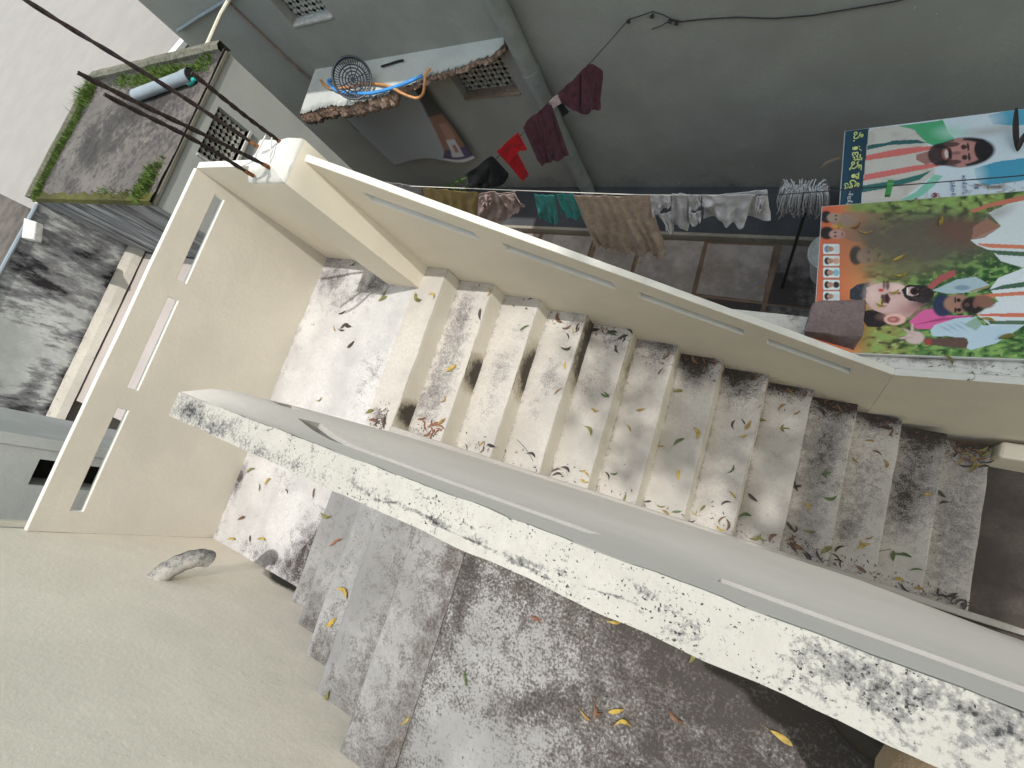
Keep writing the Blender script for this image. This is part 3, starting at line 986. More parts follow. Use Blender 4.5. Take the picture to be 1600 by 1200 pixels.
# broken sunshade
def sunshade():
    front = [(-2.60, 1.57), (-2.2, 1.635), (-1.95, 1.61), (-1.63, 1.66), (-1.45, 1.70), (-1.41, 1.735), (-1.25, 1.75), (-1.06, 1.825), (-.77, 1.87), (-.64, 1.915), (-.47, 1.94), (-.40, 2.03)]
    xs = np.linspace(-2.60, -.40, 130)
    fy = np.interp(xs, [p[0] for p in front], [p[1] for p in front])
    m = MB()
    ZC = -.2
    rows = []
    for i, x in enumerate(xs):
        jag = .018 * fbm(x * 3, 0, 0, 5) + .012 * random.uniform(-1, 1)
        y = fy[i] + jag
        edge_lo = y - .03 + .02 * random.random()
        row = []
        for k in range(7):
            t = k / 6
            yy = YM - .0 + (y - YM) * t
            row.append(m.vert((x, yy, ZC + .035 * (1 - t) + (.006 * random.uniform(-1, 1) if k > 5 else 0)), .15 + .6 * sstep(.8, 1, t) + .25 * fbm(x, yy, 0, 5)))
        jz = random.uniform(-.012, .012)
        th = .055 + .085 * sstep(-1.40, -1.46, x)
        row.append(m.vert((x, y - .012 + random.uniform(-.014, .014), ZC - .3 * th + jz), .35))
        row.append(m.vert((x, edge_lo + random.uniform(-.014, .014), ZC - .65 * th + jz), .15))
        row.append(m.vert((x, edge_lo + .02, ZC - th + random.uniform(-.012, .012)), .7))
        row.append(m.vert((x, YM, ZC - .06 - .6 * (th - .055)), .4))
        rows.append(row)
    for i in range(len(rows) - 1):
        for k in range(10):
            m.face([rows[i][k], rows[i][k + 1], rows[i + 1][k + 1], rows[i + 1][k]], 1 if 6 <= k < 9 else 0)
    m.face(rows[0][::-1], 0)
    m.face(rows[-1], 1)
    return m
sunshade().build('sunshade', [M['sun_ledge'], M['brick_core']], gh)
m = MB()
m.box(.5, 8.0, 1.05, YM - .002, 3.0, 3.16)  # unseen slab added to keep sky light off the grey wall
m.build('added_shade_slab', M['main_wall'], gh)
m = MB()
for seg in range(6):
    x = -.25 + .03 * math.sin(seg)
pts = [(-.255, YM - .075, z) for z in (-2.0, -1.4, -.9, -.55, .2, 1.2, 3.2)]
m.tube(pts, .072, 16)
m.tube([(-.255, YM - .075, -.56), (-.255, YM - .075, -.42)], .077, 16)
m.tube([(-.255, YM - .075, -1.87), (-.255, YM - .075, -1.83)], .077, 16)
m.tube([(-.255, YM - .075, -1.98), (-.252, YM - .12, -2.03)], .074, 16)
dp = m.build('drainpipe', M['drain'], smooth=True, loc=(-.255, YM - .075, -2.0))
tag(dp, 'thick grey drainpipe running down the grey house wall behind the clothes', 'drainpipe')
def free_tube(name, label, cat, pts, r, mat, n=8, smooth=True, group=None):
    m = MB()
    m.tube(pts, r, n)
    o = m.build(name, M[mat], smooth=smooth, loc=tuple(pts[0]))
    return tag(o, label, cat, group)
free_tube('conduit_pipe', 'thin brown conduit running straight down the grey wall left of the sunshade', 'pipe', [on(355, 3, 1, YM - .015), on(420, 66, 1, YM - .015), on(488, 128, 1, YM - .015), on(560, 205, 1, YM - .015)], .013, 'brown_pipe')
free_tube('water_pipe', 'cream plastic water pipe from the grey wall down to the mossy annex roof', 'pipe', [on(364, -12, 1, 1.95), on(345, 22, 1, 1.75), on(322, 74, 2, .85)], .016, 'pvc_white')
free_tube('overflow_pipe', 'pale grey pipe lying slantwise along the top left of the grey wall', 'pipe', [on(278, 48, 1, YM - .03), on(310, 27, 1, YM - .03), on(352, 2, 1, YM - .03), on(370, -8, 1, YM - .03)], .016, 'pvc')

# cable on the grey wall at upper right
pts = [on(u, v, 1, YM - .012) for u, v in [(1045, 30), (1062, 34), (1100, 30), (1150, 27), (1210, 29), (1270, 24), (1330, 14), (1400, 2), (1460, -14)]]
free_tube('wall_cable', 'thin dark cable sagging along the upper part of the grey wall', 'cable', pts, .004, 'wire')
m = MB()
for u, v in [(983, 30), (1020, 22), (1048, 30), (1058, 33)]:
    m = MB()
    p = Vector(on(u, v, 1, YM))
    m.tube([p + Vector((0, .01, 0)), p + Vector((0, -.035, .004))], .006, 6)
    m.tube([p + Vector((-.012, -.02, .004)), p + Vector((.012, -.022, -.006))], .009, 6)
    m.build('nail', M['wire'], gh)
pts = [on(u, v, 1, YM - .02) for u, v in [(983, 30), (1000, 25), (1020, 18), (1036, 23), (1050, 30), (1062, 33)]]
m = MB(); m.tube(pts, .0035, 6)
m.tube([on(1050, 30, 1, YM - .02), on(1034, 40, 1, YM - .02), on(1018, 46, 1, YM - .02)], .003, 6)
o = m.build('tied_string', M['wire'], loc=tuple(pts[0])); tag(o, 'short bit of dark string tied between nails on the grey wall', 'string')

# hanging flex sheet under the sunshade
def sheet():
    m = MB()
    cols = []
    nx, ny = 60, 44
    Rm = [(-1.44, -.42), (-1.50, -.70), (-1.544, -.92), (-1.63, -1.217), (-1.741, -1.354)]
    Re = [(-1.42, -.42), (-1.43, -.74), (-1.40, -.986), (-1.41, -1.257), (-1.394, -1.43)]
    def at(tab, v):
        q = v * (len(tab) - 1); i = min(len(tab) - 2, int(q)); f = q - i
        return [tab[i][k] + (tab[i + 1][k] - tab[i][k]) * f for k in (0, 1)]
    for j in range(ny + 1):
        v = j / ny
        l, r, e = (-2.70 + .136 * v, -.42 - 1.045 * v), at(Rm, v), at(Re, v)
        for i in range(nx + 1):
            u = i / nx
            if u < .7:
                w = u / .7
                x, z = l[0] + (r[0] - l[0]) * w, l[1] + (r[1] - l[1]) * w
                y = 1.985 + .022 * math.sin(x * 6 + v * 2) - .05 * w ** 6 - .02 * v
                c = (.30, .315, .33)
            else:
                w = (u - .7) / .3
                x, z = r[0] + (e[0] - r[0]) * w, r[1] + (e[1] - r[1]) * w - .06 * v ** 6 * math.sin(math.pi * w)
                y = 1.935 + .075 * w - .02 * v
                c = (.20, .10, .065) if v > .3 else (.05, .045, .045)
                if .42 < v < .62 and .3 < w < .8: c = (.30, .16, .12)
                if v > .74: c = (.05, .04, .11)
                if .62 < v < .9 and .25 < w < .7: c = (.46, .44, .47)
                if .7 < v < .8 and .42 < w < .6: c = (.30, .12, .13)
                if v > .95: c = (.5, .5, .52)
            m.vert((x, y, z)); cols.append(c)
    for j in range(ny):
        for i in range(nx):
            b = j * (nx + 1) + i
            m.face([b, b + 1, b + nx + 2, b + nx + 1])
    o = m.build('hanging_banner', M['banner'], smooth=True, loc=(-2.1, 2.0, -.42), colors=np.array(cols))
    sd = o.modifiers.new('thickness', 'SOLIDIFY'); sd.thickness = .003
    tag(o, 'grey-backed flex banner hung below the broken sunshade with its printed edge curling', 'banner')
sheet()

# ------------------------------------------------------------------ things on the sunshade
def basket():
    t = thing('plastic_basket', 'round dark slatted plastic basket leaning on the broken sunshade', 'basket', (-1.80, 1.75, -.17))
    cx = Vector((-1.80, 1.74, -.055))
    nrm = Vector((.62, -.42, .66)).normalized()
    a = nrm.orthogonal().normalized(); b = nrm.cross(a)
    ring = lambda r, d, n=40: [cx + nrm * d + (a * math.cos(2 * math.pi * i / n) + b * math.sin(2 * math.pi * i / n)) * r for i in range(n + 1)]
    m = MB()
    m.tube(ring(.165, .045), .009, 6); m.tube(ring(.158, .03), .006, 6)
    m.build('rim', M['black_plastic'], t)
    m = MB()
    for k in range(44):
        an = 2 * math.pi * k / 44
        d = a * math.cos(an) + b * math.sin(an)
        m.tube([cx + nrm * .04 + d * .16, cx + d * .135 - nrm * .012, cx + d * .118 - nrm * .016], .0038, 4)
    m.build('side_slats', M['black_plastic'], t, kind='stuff')
    m = MB()
    for r in (.118, .092, .066, .04, .015):
        m.tube(ring(r, -.017), .006, 5)
    for k in range(10):
        an = 2 * math.pi * k / 10
        d = a * math.cos(an) + b * math.sin(an)
        m.tube([cx - nrm * .018, cx + d * .118 - nrm * .018], .004, 4)
    m.build('base_rings', M['black_plastic'], t, kind='stuff')
basket()
def z5(x, y): return 460 + x / 4.706, 40 + y / 4.706
def smooth_pts(pts, n=8):
    out = []
    P = [np.array(p, float) for p in pts]
    for i in range(len(P) - 1):
        p0, p1, p2, p3 = P[max(i - 1, 0)], P[i], P[i + 1], P[min(i + 2, len(P) - 1)]
        for k in range(n):
            t = k / n
            out.append(.5 * ((2 * p1) + (-p0 + p2) * t + (2 * p0 - 5 * p1 + 4 * p2 - p3) * t * t + (-p0 + 3 * p1 - 3 * p2 + p3) * t ** 3))
    out.append(P[-1])
    return out
pts = [on(*z5(x, y), 2, z) for x, y, z in [(270, 400, -.165), (250, 405, -.16), (262, 435, -.16), (300, 470, -.165), (370, 492, -.165), (430, 500, -.155), (520, 500, -.15), (620, 487, -.165), (760, 445, -.165), (860, 405, -.16), (940, 368, -.165)]]
free_tube('blue_hose', 'bright blue hose lying along the broken sunshade under the basket', 'hose', smooth_pts(pts), .015, 'blue_hose', 8)
pts = [on(*z5(x, y), 2, z) for x, y, z in [(193, 400, -.165), (210, 430, -.165), (260, 460, -.168), (330, 462, -.168), (400, 450, -.168), (480, 430, -.17), (600, 430, -.172), (700, 448, -.165), (780, 492, -.19), (850, 522, -.24), (905, 532, -.27), (945, 500, -.24), (957, 430, -.19), (965, 360, -.16), (1000, 312, -.155)]]
free_tube('orange_hose', 'orange-brown hose looping over the front edge of the broken sunshade', 'hose', smooth_pts(pts), .012, 'orange_hose', 8)
pts = [on(*z5(x, y), 2, -.155) for x, y in [(640, 300), (700, 282), (760, 262), (800, 255)]]
free_tube('iron_rod', 'short rusty rod lying behind the basket on the sunshade', 'rod', pts, .009, 'rust')

# ================================================================== ANNEX WITH MOSSY ROOF
AX, AXL, AY0, AY1, AZ = -2.0, -4.05, -.10, 1.185, .83
ann = thing('bathroom_annex', 'small grey annex with a mossy cement roof beyond the landing', 'annex', (-3.0, .55, GZ))
AV = (.40, .80, .44, .70)
sb = breaks([AY0, AY1, AV[0], AV[1]], .15)
tb = breaks([-2.2, AV[2], AV[3], AZ - .03], .2)
m = MB()
m.slotted(lambda s_, t_, sd: (AX + (.004 * fbm(s_, t_, 0, 3)) if sd == 0 else AX - .15, s_, t_), sb, tb, cells(AV, sb, tb), None, 0, 0, 0)
m.box(AXL, AX - .3, AY0 + .002, AY1, -2.2, AZ - .06)
m.build('front_wall', M['annex_wall'], ann)
m = MB()
m.box(AXL, AX + .012, AY0 - .006, AY1, AZ - .045, AZ - .014)
m.build('roof_slab', M['annex_lip'], ann, bevel=.006)
m = MB()
m.patch(lambda u, v: (AXL + (AX - AXL) * u, AY0 - .003, -2.2 + (AZ - .02 + 2.2) * v), 60, 50, lambda x, y, z: .42 + .25 * fbm(x * 3, z * .4, 0, 3) + .2 * sstep(AZ - .25, AZ, z))
m.build('side_wall', M['streak'], ann)
vt = MB()
vt.quad((AX - .14, AV[0], AV[2]), (AX - .14, AV[1], AV[2]), (AX - .14, AV[1], AV[3]), (AX - .14, AV[0], AV[3]))
v_o = vt.build('vent', M['void'], ann)
lattice(AV, v_o, 'x', AX - .05, cell=.078, bar=.024)
s_ = MB(); s_.box(AX - .05, AX + .018, AV[0] - .02, AV[0] - .001, AV[2], AV[3]); s_.box(AX - .05, AX + .018, AV[0], AV[1], AV[2] - .02, AV[2])
s_.build('vent_frame', M['frame_pale'], v_o)
def roof_st(x, y, z):
    s = .25 + .2 * fbm(x, y, 0, 2)
    s += .45 * blob(x, y, -2.9, .75, .6, .3, .3)
    s += .35 * blob(x, y, -3.4, .3, .3, .4)
    s -= .4 * blob(x, y, -3.2, .1, .7, .09, -.35)
    s += .4 * sstep(1.0, 1.15, y) + .4 * sstep(-3.85, -4.0, x)
    return s
m = MB()
m.patch(lambda u, v: (AXL + (AX + .012 - AXL) * u, AY0 + .0 + (AY1 - AY0) * v, AZ + .01 * fbm(u * 2, v * 1.3, 0, 3)), 60, 40, roof_st)
m.build('roof', M['annex_roof'], ann)
m = MB()
m.patch(lambda u, v: (AXL + (AX + .02 - AXL) * u, AY0 - .015 + .075 * v + .06 * (fbm(u * 8, v, 0, 2)) * (v > .5), AZ + .016 - .012 * v + .012 * fbm(u * 4, v, 0, 5) - .035 * (v < .01)), 80, 6)
m.build('moss_band', M['moss'], ann, kind='stuff')
m = MB()
def lip(u, v):
    x = AXL + (AX - AXL) * u
    prof = [(-.02, -.05), (-.02, .045), (.02, .05), (.045, .03), (.05, -.02)]
    q = v * 4; i = min(3, int(q)); f = q - i
    a, b = prof[i], prof[i + 1]
    return (x, AY1 + .01 - a[0] * 0 - (a[0] + (b[0] - a[0]) * f), AZ + a[1] + (b[1] - a[1]) * f + .008 * fbm(x, 0, 0, 4))
m.patch(lip, 40, 4, lambda x, y, z: .25)
def lip2(u, v):
    p = lip(0, v)
    d = AY1 + .01 - p[1]
    y = AY0 + (AY1 - AY0) * u
    return (AXL - .01 + d, y, p[2] + .008 * fbm(0, y, 0, 4))
m.patch(lip2, 40, 4, lambda x, y, z: .35, flip=True)
m.build('roof_lip', M['annex_lip'], ann)

def grass(name, spots, label):
    m = MB()
    for (x, y, z, rx, ry, n, h) in spots:
        sub = [(random.uniform(-1, 1), random.uniform(-1, 1), random.uniform(.25, 1.25), random.uniform(.12, .34)) for _ in range(9)]
        for _ in range(n):
            a, r = random.uniform(0, 6.283), math.sqrt(random.random())
            q = random.choice(sub)
            k_ = 1.0
            px, py = x + rx * (q[0] * .85 + q[3] * random.gauss(0, 1)), y + ry * (q[1] * .7 + .55 * random.gauss(0, 1))
            if not (AXL - .03 < px < AX and AY0 - .03 < py < AY1 + .02): continue
            if abs(q[0] + q[1]) > 1.5 and random.random() < .7: continue
            t = random.uniform(0, 6.283)
            hh = h * random.uniform(.3, 1.0) * q[2]
            dx, dy = math.cos(t) * .003, math.sin(t) * .003
            lx, ly = random.uniform(-.5, .5) * hh, random.uniform(-.5, .5) * hh
            a_ = m.vert((px - dx, py - dy, z)); b_ = m.vert((px + dx, py + dy, z))
            c_ = m.vert((px + lx * .5 + dx * .8, py + ly * .5 + dy * .8, z + hh * .6)); d_ = m.vert((px + lx * .5 - dx * .8, py + ly * .5 - dy * .8, z + hh * .6))
            e_ = m.vert((px + lx, py + ly, z + hh * .95))
            m.face([a_, b_, c_, d_]); m.face([d_, c_, e_])
    o = m.build(name, M['grass'], kind='stuff')
    o['label'] = label
    o['category'] = 'grass'
grass('grass', [(-2.62, 1.03, AZ, .42, .06, 2600, .07), (-2.2, 1.06, AZ, .12, .07, 700, .06), (-3.3, 1.05, AZ, .3, .05, 500, .05), (-3.95, .95, AZ, .07, .1, 700, .12), (-3.97, .6, AZ, .05, .25, 800, .06), (-3.98, .25, AZ, .05, .25, 900, .07), (-3.95, -.02, AZ, .06, .06, 250, .08),
      (-2.15, .07, AZ, .10, .12, 1100, .06), (-2.25, -.02, AZ, .14, .06, 600, .05), (-2.6, -.03, AZ, .3, .03, 250, .03)], 'short green grass along the edges of the mossy annex roof')
a = Vector(on(212, 149, 2, AZ + .05)); b = Vector(on(298, 117, 2, AZ + .05))
m = MB(); m.tube([a, b], .045, 18, 0, False); m.tube([b - (b - a).normalized() * .08, b - (b - a).normalized() * .002], .049, 18, 0, False)
m.tube([a, b], .040, 18, 1, True)
o = m.build('pvc_pipe', [M['pvc'], M['void']], smooth=True, loc=tuple(a)); tag(o, 'offcut of grey plastic pipe lying in the grass on the annex roof', 'pipe')
p = Vector(on(300, 127, 2, AZ + .02))
m = MB(); m.tube([p + Vector((-.04, -.01, 0)), p + Vector((.01, .0, .004)), p + Vector((.04, .012, .004))], [.022, .022, .012], 10)
o = m.build('bottle_cap_piece', M['teal_cap'], smooth=True, loc=tuple(p)); tag(o, 'small teal plastic piece beside the grey pipe on the annex roof', 'plastic scrap')

# rear houses beyond the landing
XS = -4.0
rh = thing('stained_house', 'old house with a black-streaked whitewashed wall and cream ledge beyond the end parapet', 'house', (-4.3, -1.2, GZ))
m = MB()
def sw_st(x, y, z):
    s = .38 + .35 * fbm(y, z, 3, 1.6)
    s += .35 * blob(y, z, -.75, .55, .25, .25) + .5 * sstep(.14, .02, z) - .25 * blob(y, z, -1.4, .45, .4, .2) + .3 * blob(y, z, -1.9, .25, .3, .12)
    return s
m.patch(lambda u, v: (XS, AY0 - 3.2 + 3.2 * u, .0 + .8 * v + .03 * (1 - u) * (v > .99)), 80, 30, sw_st)
m.box(XS - .13, XS - .01, AY0 - 3.2, AY0, -2.2, .78)
m.build('upper_wall', M['blotch'], rh)
m = MB()
m.loft([(XS - .01, -.05), (XS + .12, -.06), (XS + .17, -.03), (XS + .13, .03), (XS - .01, .06)], AY0 - 3.2, AY0 - .005, 60, lambda x, y, z: .3 * sstep(XS + .05, XS, x), wob=.009)
m.build('ledge', M['ledge_cream'], rh)
m = MB()
m.patch(lambda u, v: (XS + .02, AY0 - 3.2 + 3.19 * u, -2.2 + 2.15 * v), 30, 20)
m.build('lower_wall', M['rear_pink'], rh)
m = MB()
m.patch(lambda u, v: (XS + .03 + 2.2 * u, -1.70 + 1.58 * v, -.05 + .006 * fbm(u * 2, v * 2, 0, 3)), 20, 20)
m.box(XS + .03, XS + 2.23, -1.7, -.12, -.25, -.06)
m.build('porch_roof', M['rear_pink'], rh)
m = MB()
m.tube([(XS + .01, AY0 - .03, .80), (XS + .01, AY0 - 1.6, .82), (XS + .01, AY0 - 3.2, .84)], .018, 8)
m.build('edge_pipe', M['pvc'], rh, smooth=True)
m = MB()
c_ = [on(u, v, 2, .83) for u, v in [(33, 371), (52, 374), (56, 346), (37, 340)]]
m.hexa([(p[0], p[1], .77) for p in c_] + [tuple(p) for p in c_])
o = m.build('foam_box', M['frame_pale'], loc=(XS - .1, -.5, .74), bevel=.008); tag(o, 'small white box standing on the roof edge of the streaked house', 'box')
bh = thing('beige_house', 'low beige flat-roofed house seen beyond the mossy annex roof', 'house', (-9, 3, GZ))
m = MB()
pts = [on(-40, 283, 2, 0), on(48, 326, 2, 0), on(270, 97, 2, 0), on(304, 57, 2, 0)]
q = [(p[0], p[1]) for p in pts]
q = [(-16, q[0][1] + 1.2), (q[0][0], q[0][1]), (q[1][0], q[1][1]), (-5.25, .2), (q[2][0], q[2][1]), (q[3][0], q[3][1]), (-4.9, 9), (-16, 9)]
k0 = [m.vert((x, y, -.02)) for x, y in q]; k1 = [m.vert((x, y, -.42)) for x, y in q]
m.face(k0)
for i in range(len(q)):
    j = (i + 1) % len(q)
    m.face([k1[i], k1[j], k0[j], k0[i]])
m.build('roof', M['beige'], bh)
m = MB()
a, b = np.array(q[4] + (0,)), np.array(q[5] + (0,))
d = (b - a) / np.linalg.norm(b - a); n = np.array([d[1], -d[0], 0]) * .14
m.hexa([tuple(a - d * .8 - n), tuple(a - d * .8), tuple(b + d * 2), tuple(b + d * 2 - n)] + [tuple(np.array(p) + np.array([0, 0, .05])) for p in (a - d * .8 - n, a - d * .8, b + d * 2, b + d * 2 - n)])
m.build('roof_kerb', M['cap'], bh)
m = MB()
m.box(-15, -6.5, 1.6, 8.5, -2.2, -.43)
m.build('wall', M['rear_pink'], bh)
# tall grey neighbour beside the end of the cream wall
XG = -1.5
nh = thing('tall_grey_house', 'tall pale grey house wall rising just behind the end parapet beside the cream wall', 'house', (-2.0, -2.6, GZ))
HG = (-1.985, -1.838, .55, .965)
sb = breaks([-3.6, -1.735, HG[0], HG[1]], .12)
tb = breaks([-2.2, HG[2], HG[3], 3.2], .15)
m = MB()
m.slotted(lambda s_, t_, sd: (XG + .006 * fbm(s_, t_, 0, 4) if sd == 0 else XG - .2, s_, t_), sb, tb, cells(HG, sb, tb), lambda x, y, z: .18 + .25 * fbm(y, z, 0, 4), 0, 0, 0)
m.box(-2.6, XG - .28, -3.6, -1.74, -2.2, 3.2)
m.build('wall', M['rear_grey'], nh)
m = MB(); m.box(XG - .16, XG + .03, -1.78, -1.715, -2.2, 3.2)
m.build('pilaster', M['rear_grey'], nh, bevel=.008)
m = MB(); m.quad((XG - .19, HG[0], HG[2]), (XG - .19, HG[1], HG[2]), (XG - .19, HG[1], HG[3]), (XG - .19, HG[0], HG[3]))
m.build('window', M['void'], nh)
free_tube('corner_pipe', 'cream pipe with a coupling in the corner where the grey and cream walls meet', 'pipe', [(XG + .05, -2.19, z) for z in (-2.0, 0, .9)] + [(XG + .05, -2.19, 3.0)], .02, 'pvc_white')

# ================================================================== WASHING LINE AND CLOTHES
LZ = -.30
def line_pt(x): return np.array([x, .834 + (.768 - .834) * (x + .93) / 1.9 if x < .97 else .768 + .105 * max(0, x - 1.75), LZ])
pts = [line_pt(x) + np.array([0, 0, -.012 * math.sin(max(0, min(1, (x + 2) / 6)) * math.pi)]) for x in np.linspace(-2.0, 4.5, 40)]
cl = thing('washing_line', 'pale washing line stretched across the courtyard at the height of the sloping parapet', 'washing line', tuple(pts[0]))
m = MB(); m.tube([p for p in pts if p[0] < 1.78], .0032, 6); m.build('cord', M['wire_white'], cl)
m = MB(); m.tube([p for p in pts if p[0] > 1.6], .0028, 6); m.build('wire', M['wire'], cl)
def garment(name, label, cat, strips, mat, plane, group=None, thick=.004, wr=.012, nx=22, ny=20, wf=38.0, offset=0.0, parts=None, back=None):
    """cloth hung from a line. strips: list of (top pixels, bottom pixels); plane (point, normal)"""
    P, N = np.array(plane[0], float), np.array(plane[1], float)
    N = N / np.linalg.norm(N)
    if np.dot(C3 - P, N) < 0: N = -N
    obs = []
    first = None
    for si, (tp, bt, off) in enumerate([(s + (0.0,)) if len(s) == 2 else s for s in strips]):
        m = MB()
        def along(pp, t):
            d = [0]
            for a, b in zip(pp, pp[1:]): d.append(d[-1] + math.hypot(b[0] - a[0], b[1] - a[1]))
            t *= d[-1]
            for i in range(len(pp) - 1):
                if t <= d[i + 1] + 1e-9:
                    f = (t - d[i]) / max(1e-9, d[i + 1] - d[i])
                    return (pp[i][0] + (pp[i + 1][0] - pp[i][0]) * f, pp[i][1] + (pp[i + 1][1] - pp[i][1]) * f)
            return pp[-1]
        sd = si * 3.7 + len(name)
        def fn(u, v):
            a, b = along(tp, u), along(bt, u)
            px_, py_ = a[0] + (b[0] - a[0]) * v, a[1] + (b[1] - a[1]) * v
            q = on_plane(px_, py_, P, N)
            amp = wr * 1.9 * (0.25 + .75 * v)
            ph = u * wf * .38 + sd + 2.2 * nz(u * 1.4, v * .8, sd, 2)
            w = amp * ((1 - abs(math.sin(ph)) * 1.6) * .55 + .8 * nz(u * 3, v * 1.2, sd, 2) + .3 * nz(u * 6 + v * 4, v * 5 - u * 3, sd, 1.3))
            return tuple(q + N * (w + offset + off + .006 * v))
        m.patch(fn, nx, ny)
        if first is None:
            base = fn(0.5, 0.0)
            if len(strips) == 1:
                o = m.build(name, mat, smooth=True, loc=base)
                tag(o, label, cat, group); first = o
            else:
                first = thing(name, label, cat, base, group)
                o = m.build(parts[si] if parts else 'cloth_panel', mat, first, smooth=True)
        else:
            mm = mat if not isinstance(mat, list) else mat
            o = m.build(parts[si] if parts else 'cloth_panel', mat, first, smooth=True)
        s = o.modifiers.new('thickness', 'SOLIDIFY'); s.thickness = thick; s.offset = 0
        ss = o.modifiers.new('smooth', 'SUBSURF'); ss.levels = 1; ss.render_levels = 1
    return first
C_ = {}
C_['teal'] = cloth_mat('teal_cotton', (.035, .26, .245))
C_['towel'] = cloth_mat('brown_towel', (.45, .335, .255), weave=90, nv=.2)
C_['white'] = cloth_mat('white_cotton', (.50, .49, .51))
C_['white2'] = cloth_mat('off_white_cotton', (.44, .43, .45))
C_['maroon'] = cloth_mat('maroon_cloth', (.10, .036, .052), nv=.25)
C_['red'] = cloth_mat('red_cloth', (.42, .012, .018))
C_['black'] = cloth_mat('black_cloth', (.010, .011, .013))
C_['ochre'] = cloth_mat('ochre_cloth', (.36, .24, .075))
C_['pink'] = cloth_mat('dusty_pink_cotton', (.42, .30, .27))
C_['mauve'] = cloth_mat('faded_mauve_cloth', (.30, .26, .27))
C_['dusk'] = cloth_mat('dull_pink_peg_cloth', (.48, .36, .38))
LP = (line_pt(.9), (0.02, 1, 0))
def zt(x, y): return 820 + x / 6.667, 260 + y / 6.667
def zw(x, y): return 1000 + x / 5.161, 270 + y / 5.161
def zm(x, y): return 740 + x / 5.218, 80 + y / 5.218
def zl(x, y): return 560 + x / 4.706, 280 + y / 4.706
S = lambda f, pts: [f(*p) for p in pts]
garment('teal_shorts', 'teal shorts with a patterned waistband hung leftmost of the row beside the brown towel', 'shorts',
        [(S(zt, [(92, 290), (200, 298), (310, 296)]), S(zt, [(150, 520), (205, 570), (320, 605), (352, 560)])),
         (S(zt, [(320, 300), (420, 298), (500, 296)]), S(zt, [(375, 500), (440, 525), (545, 572), (600, 500)]), -.01)], C_['teal'], LP, parts=['shorts_leg', 'shorts_leg'], wf=16, wr=.014)
garment('brown_towel', 'large brown towel with a frayed lower hem hung in the middle of the washing line', 'towel',
        [(S(zt, [(500, 300), (700, 303), (900, 305), (1100, 306), (1296, 305)]), S(zt, [(720, 800), (830, 860), (1000, 890), (1150, 900), (1300, 900), (1430, 950), (1480, 880)]))], C_['towel'], LP, nx=60, ny=34, wf=60, wr=.016)
m = MB()
for i in range(70):
    u = i / 69
    x = 720 + (1440 - 720) * u
    y = np.interp(x, [720, 830, 1000, 1150, 1300, 1440], [800, 862, 892, 900, 905, 950])
    a = on_plane(*zt(x, y - 8), *[np.array(k, float) for k in LP]); b = on_plane(*zt(x + random.uniform(-10, 10), y + random.uniform(10, 38)), *[np.array(k, float) for k in LP])
    a[1] -= .008; b[1] -= .012
    m.tube([a, (a + b) / 2 + np.array([random.uniform(-.004, .004), -.003, 0]), b], .0022, 4)
tw = [o for o in COL.objects if o.name == 'brown_towel'][0]
m.build('fringe', C_['towel'], tw, kind='stuff')
garment('white_undershirt', 'wrinkled white undershirt hung next to the brown towel', 'undershirt',
        [(S(zw, [(78, 183), (160, 182), (250, 181)]), S(zw, [(105, 358), (180, 300), (250, 272)])),
         (S(zw, [(250, 181), (330, 181), (400, 181)]), S(zw, [(245, 470), (300, 420), (385, 480), (400, 360)]), -.012),
         (S(zw, [(140, 320), (200, 320), (260, 300)]), S(zw, [(225, 440), (250, 478), (275, 462)]), .006)], C_['white'], LP, parts=['shirt_side', 'shirt_front', 'shirt_strap'], wf=18, wr=.015)
garment('white_vest', 'small white vest folded over the line between the two larger white shirts', 'vest',
        [(S(zw, [(385, 181), (440, 180), (495, 180)]), S(zw, [(400, 315), (440, 302), (490, 262)])), (S(zw, [(400, 300), (450, 300), (500, 280)]), S(zw, [(405, 370), (455, 395), (500, 360)]), .018)], C_['white2'], LP, parts=['vest_front', 'vest_back'], wf=12)
garment('white_shirt', 'wide white shirt hung rightmost on the washing line near the mop', 'shirt',
        [(S(zw, [(500, 180), (650, 178), (800, 175), (920, 173)]), S(zw, [(500, 262), (585, 300), (700, 422), (745, 400), (840, 430)])),
         (S(zw, [(500, 240), (700, 200), (860, 190), (1015, 172)]), S(zw, [(500, 405), (690, 380), (880, 400), (1050, 408)]), -.03),
         (S(zw, [(945, 173), (980, 172), (1015, 171)]), S(zw, [(930, 295), (955, 297), (980, 296)]), .012)], C_['white'], LP, parts=['shirt_front', 'shirt_back', 'shirt_sleeve'], wf=22, wr=.016)
garment('ochre_cloth', 'ochre yellow cloth hung on the line behind the sloping parapet', 'cloth',
        [(S(zl, [(470, 62), (600, 72), (740, 88), (885, 95)]), S(zl, [(500, 230), (620, 270), (740, 290), (880, 300)]))], C_['ochre'], (line_pt(-.6), (.02, 1, 0)), wf=40, nx=34)
garment('mauve_cloth', 'faded mauve cloth at the left end of the washing line', 'cloth',
        [(S(zl, [(200, 20), (300, 30), (465, 60)]), S(zl, [(220, 200), (360, 230), (500, 260)]))], C_['mauve'], (line_pt(-.9), (.02, 1, 0)), wf=25)
garment('pink_blouse', 'crumpled dusty pink blouse hung over the line beside the ochre cloth', 'blouse',
        [(S(zl, [(890, 92), (960, 70), (1060, 82), (1165, 72)]), S(zl, [(880, 250), (960, 300), (1060, 300), (1140, 240)]), .02),
         (S(zl, [(1040, 85), (1110, 78), (1165, 75)]), S(zl, [(1130, 240), (1190, 205), (1235, 175)]), .035),
         (S(zl, [(900, 95), (940, 80), (985, 75)]), S(zl, [(940, 180), (965, 165), (1000, 120)]), .045)], C_['pink'], (line_pt(-.3), (.02, 1, 0)), parts=['blouse_body', 'blouse_sleeve', 'blouse_collar'], wf=20, wr=.02)

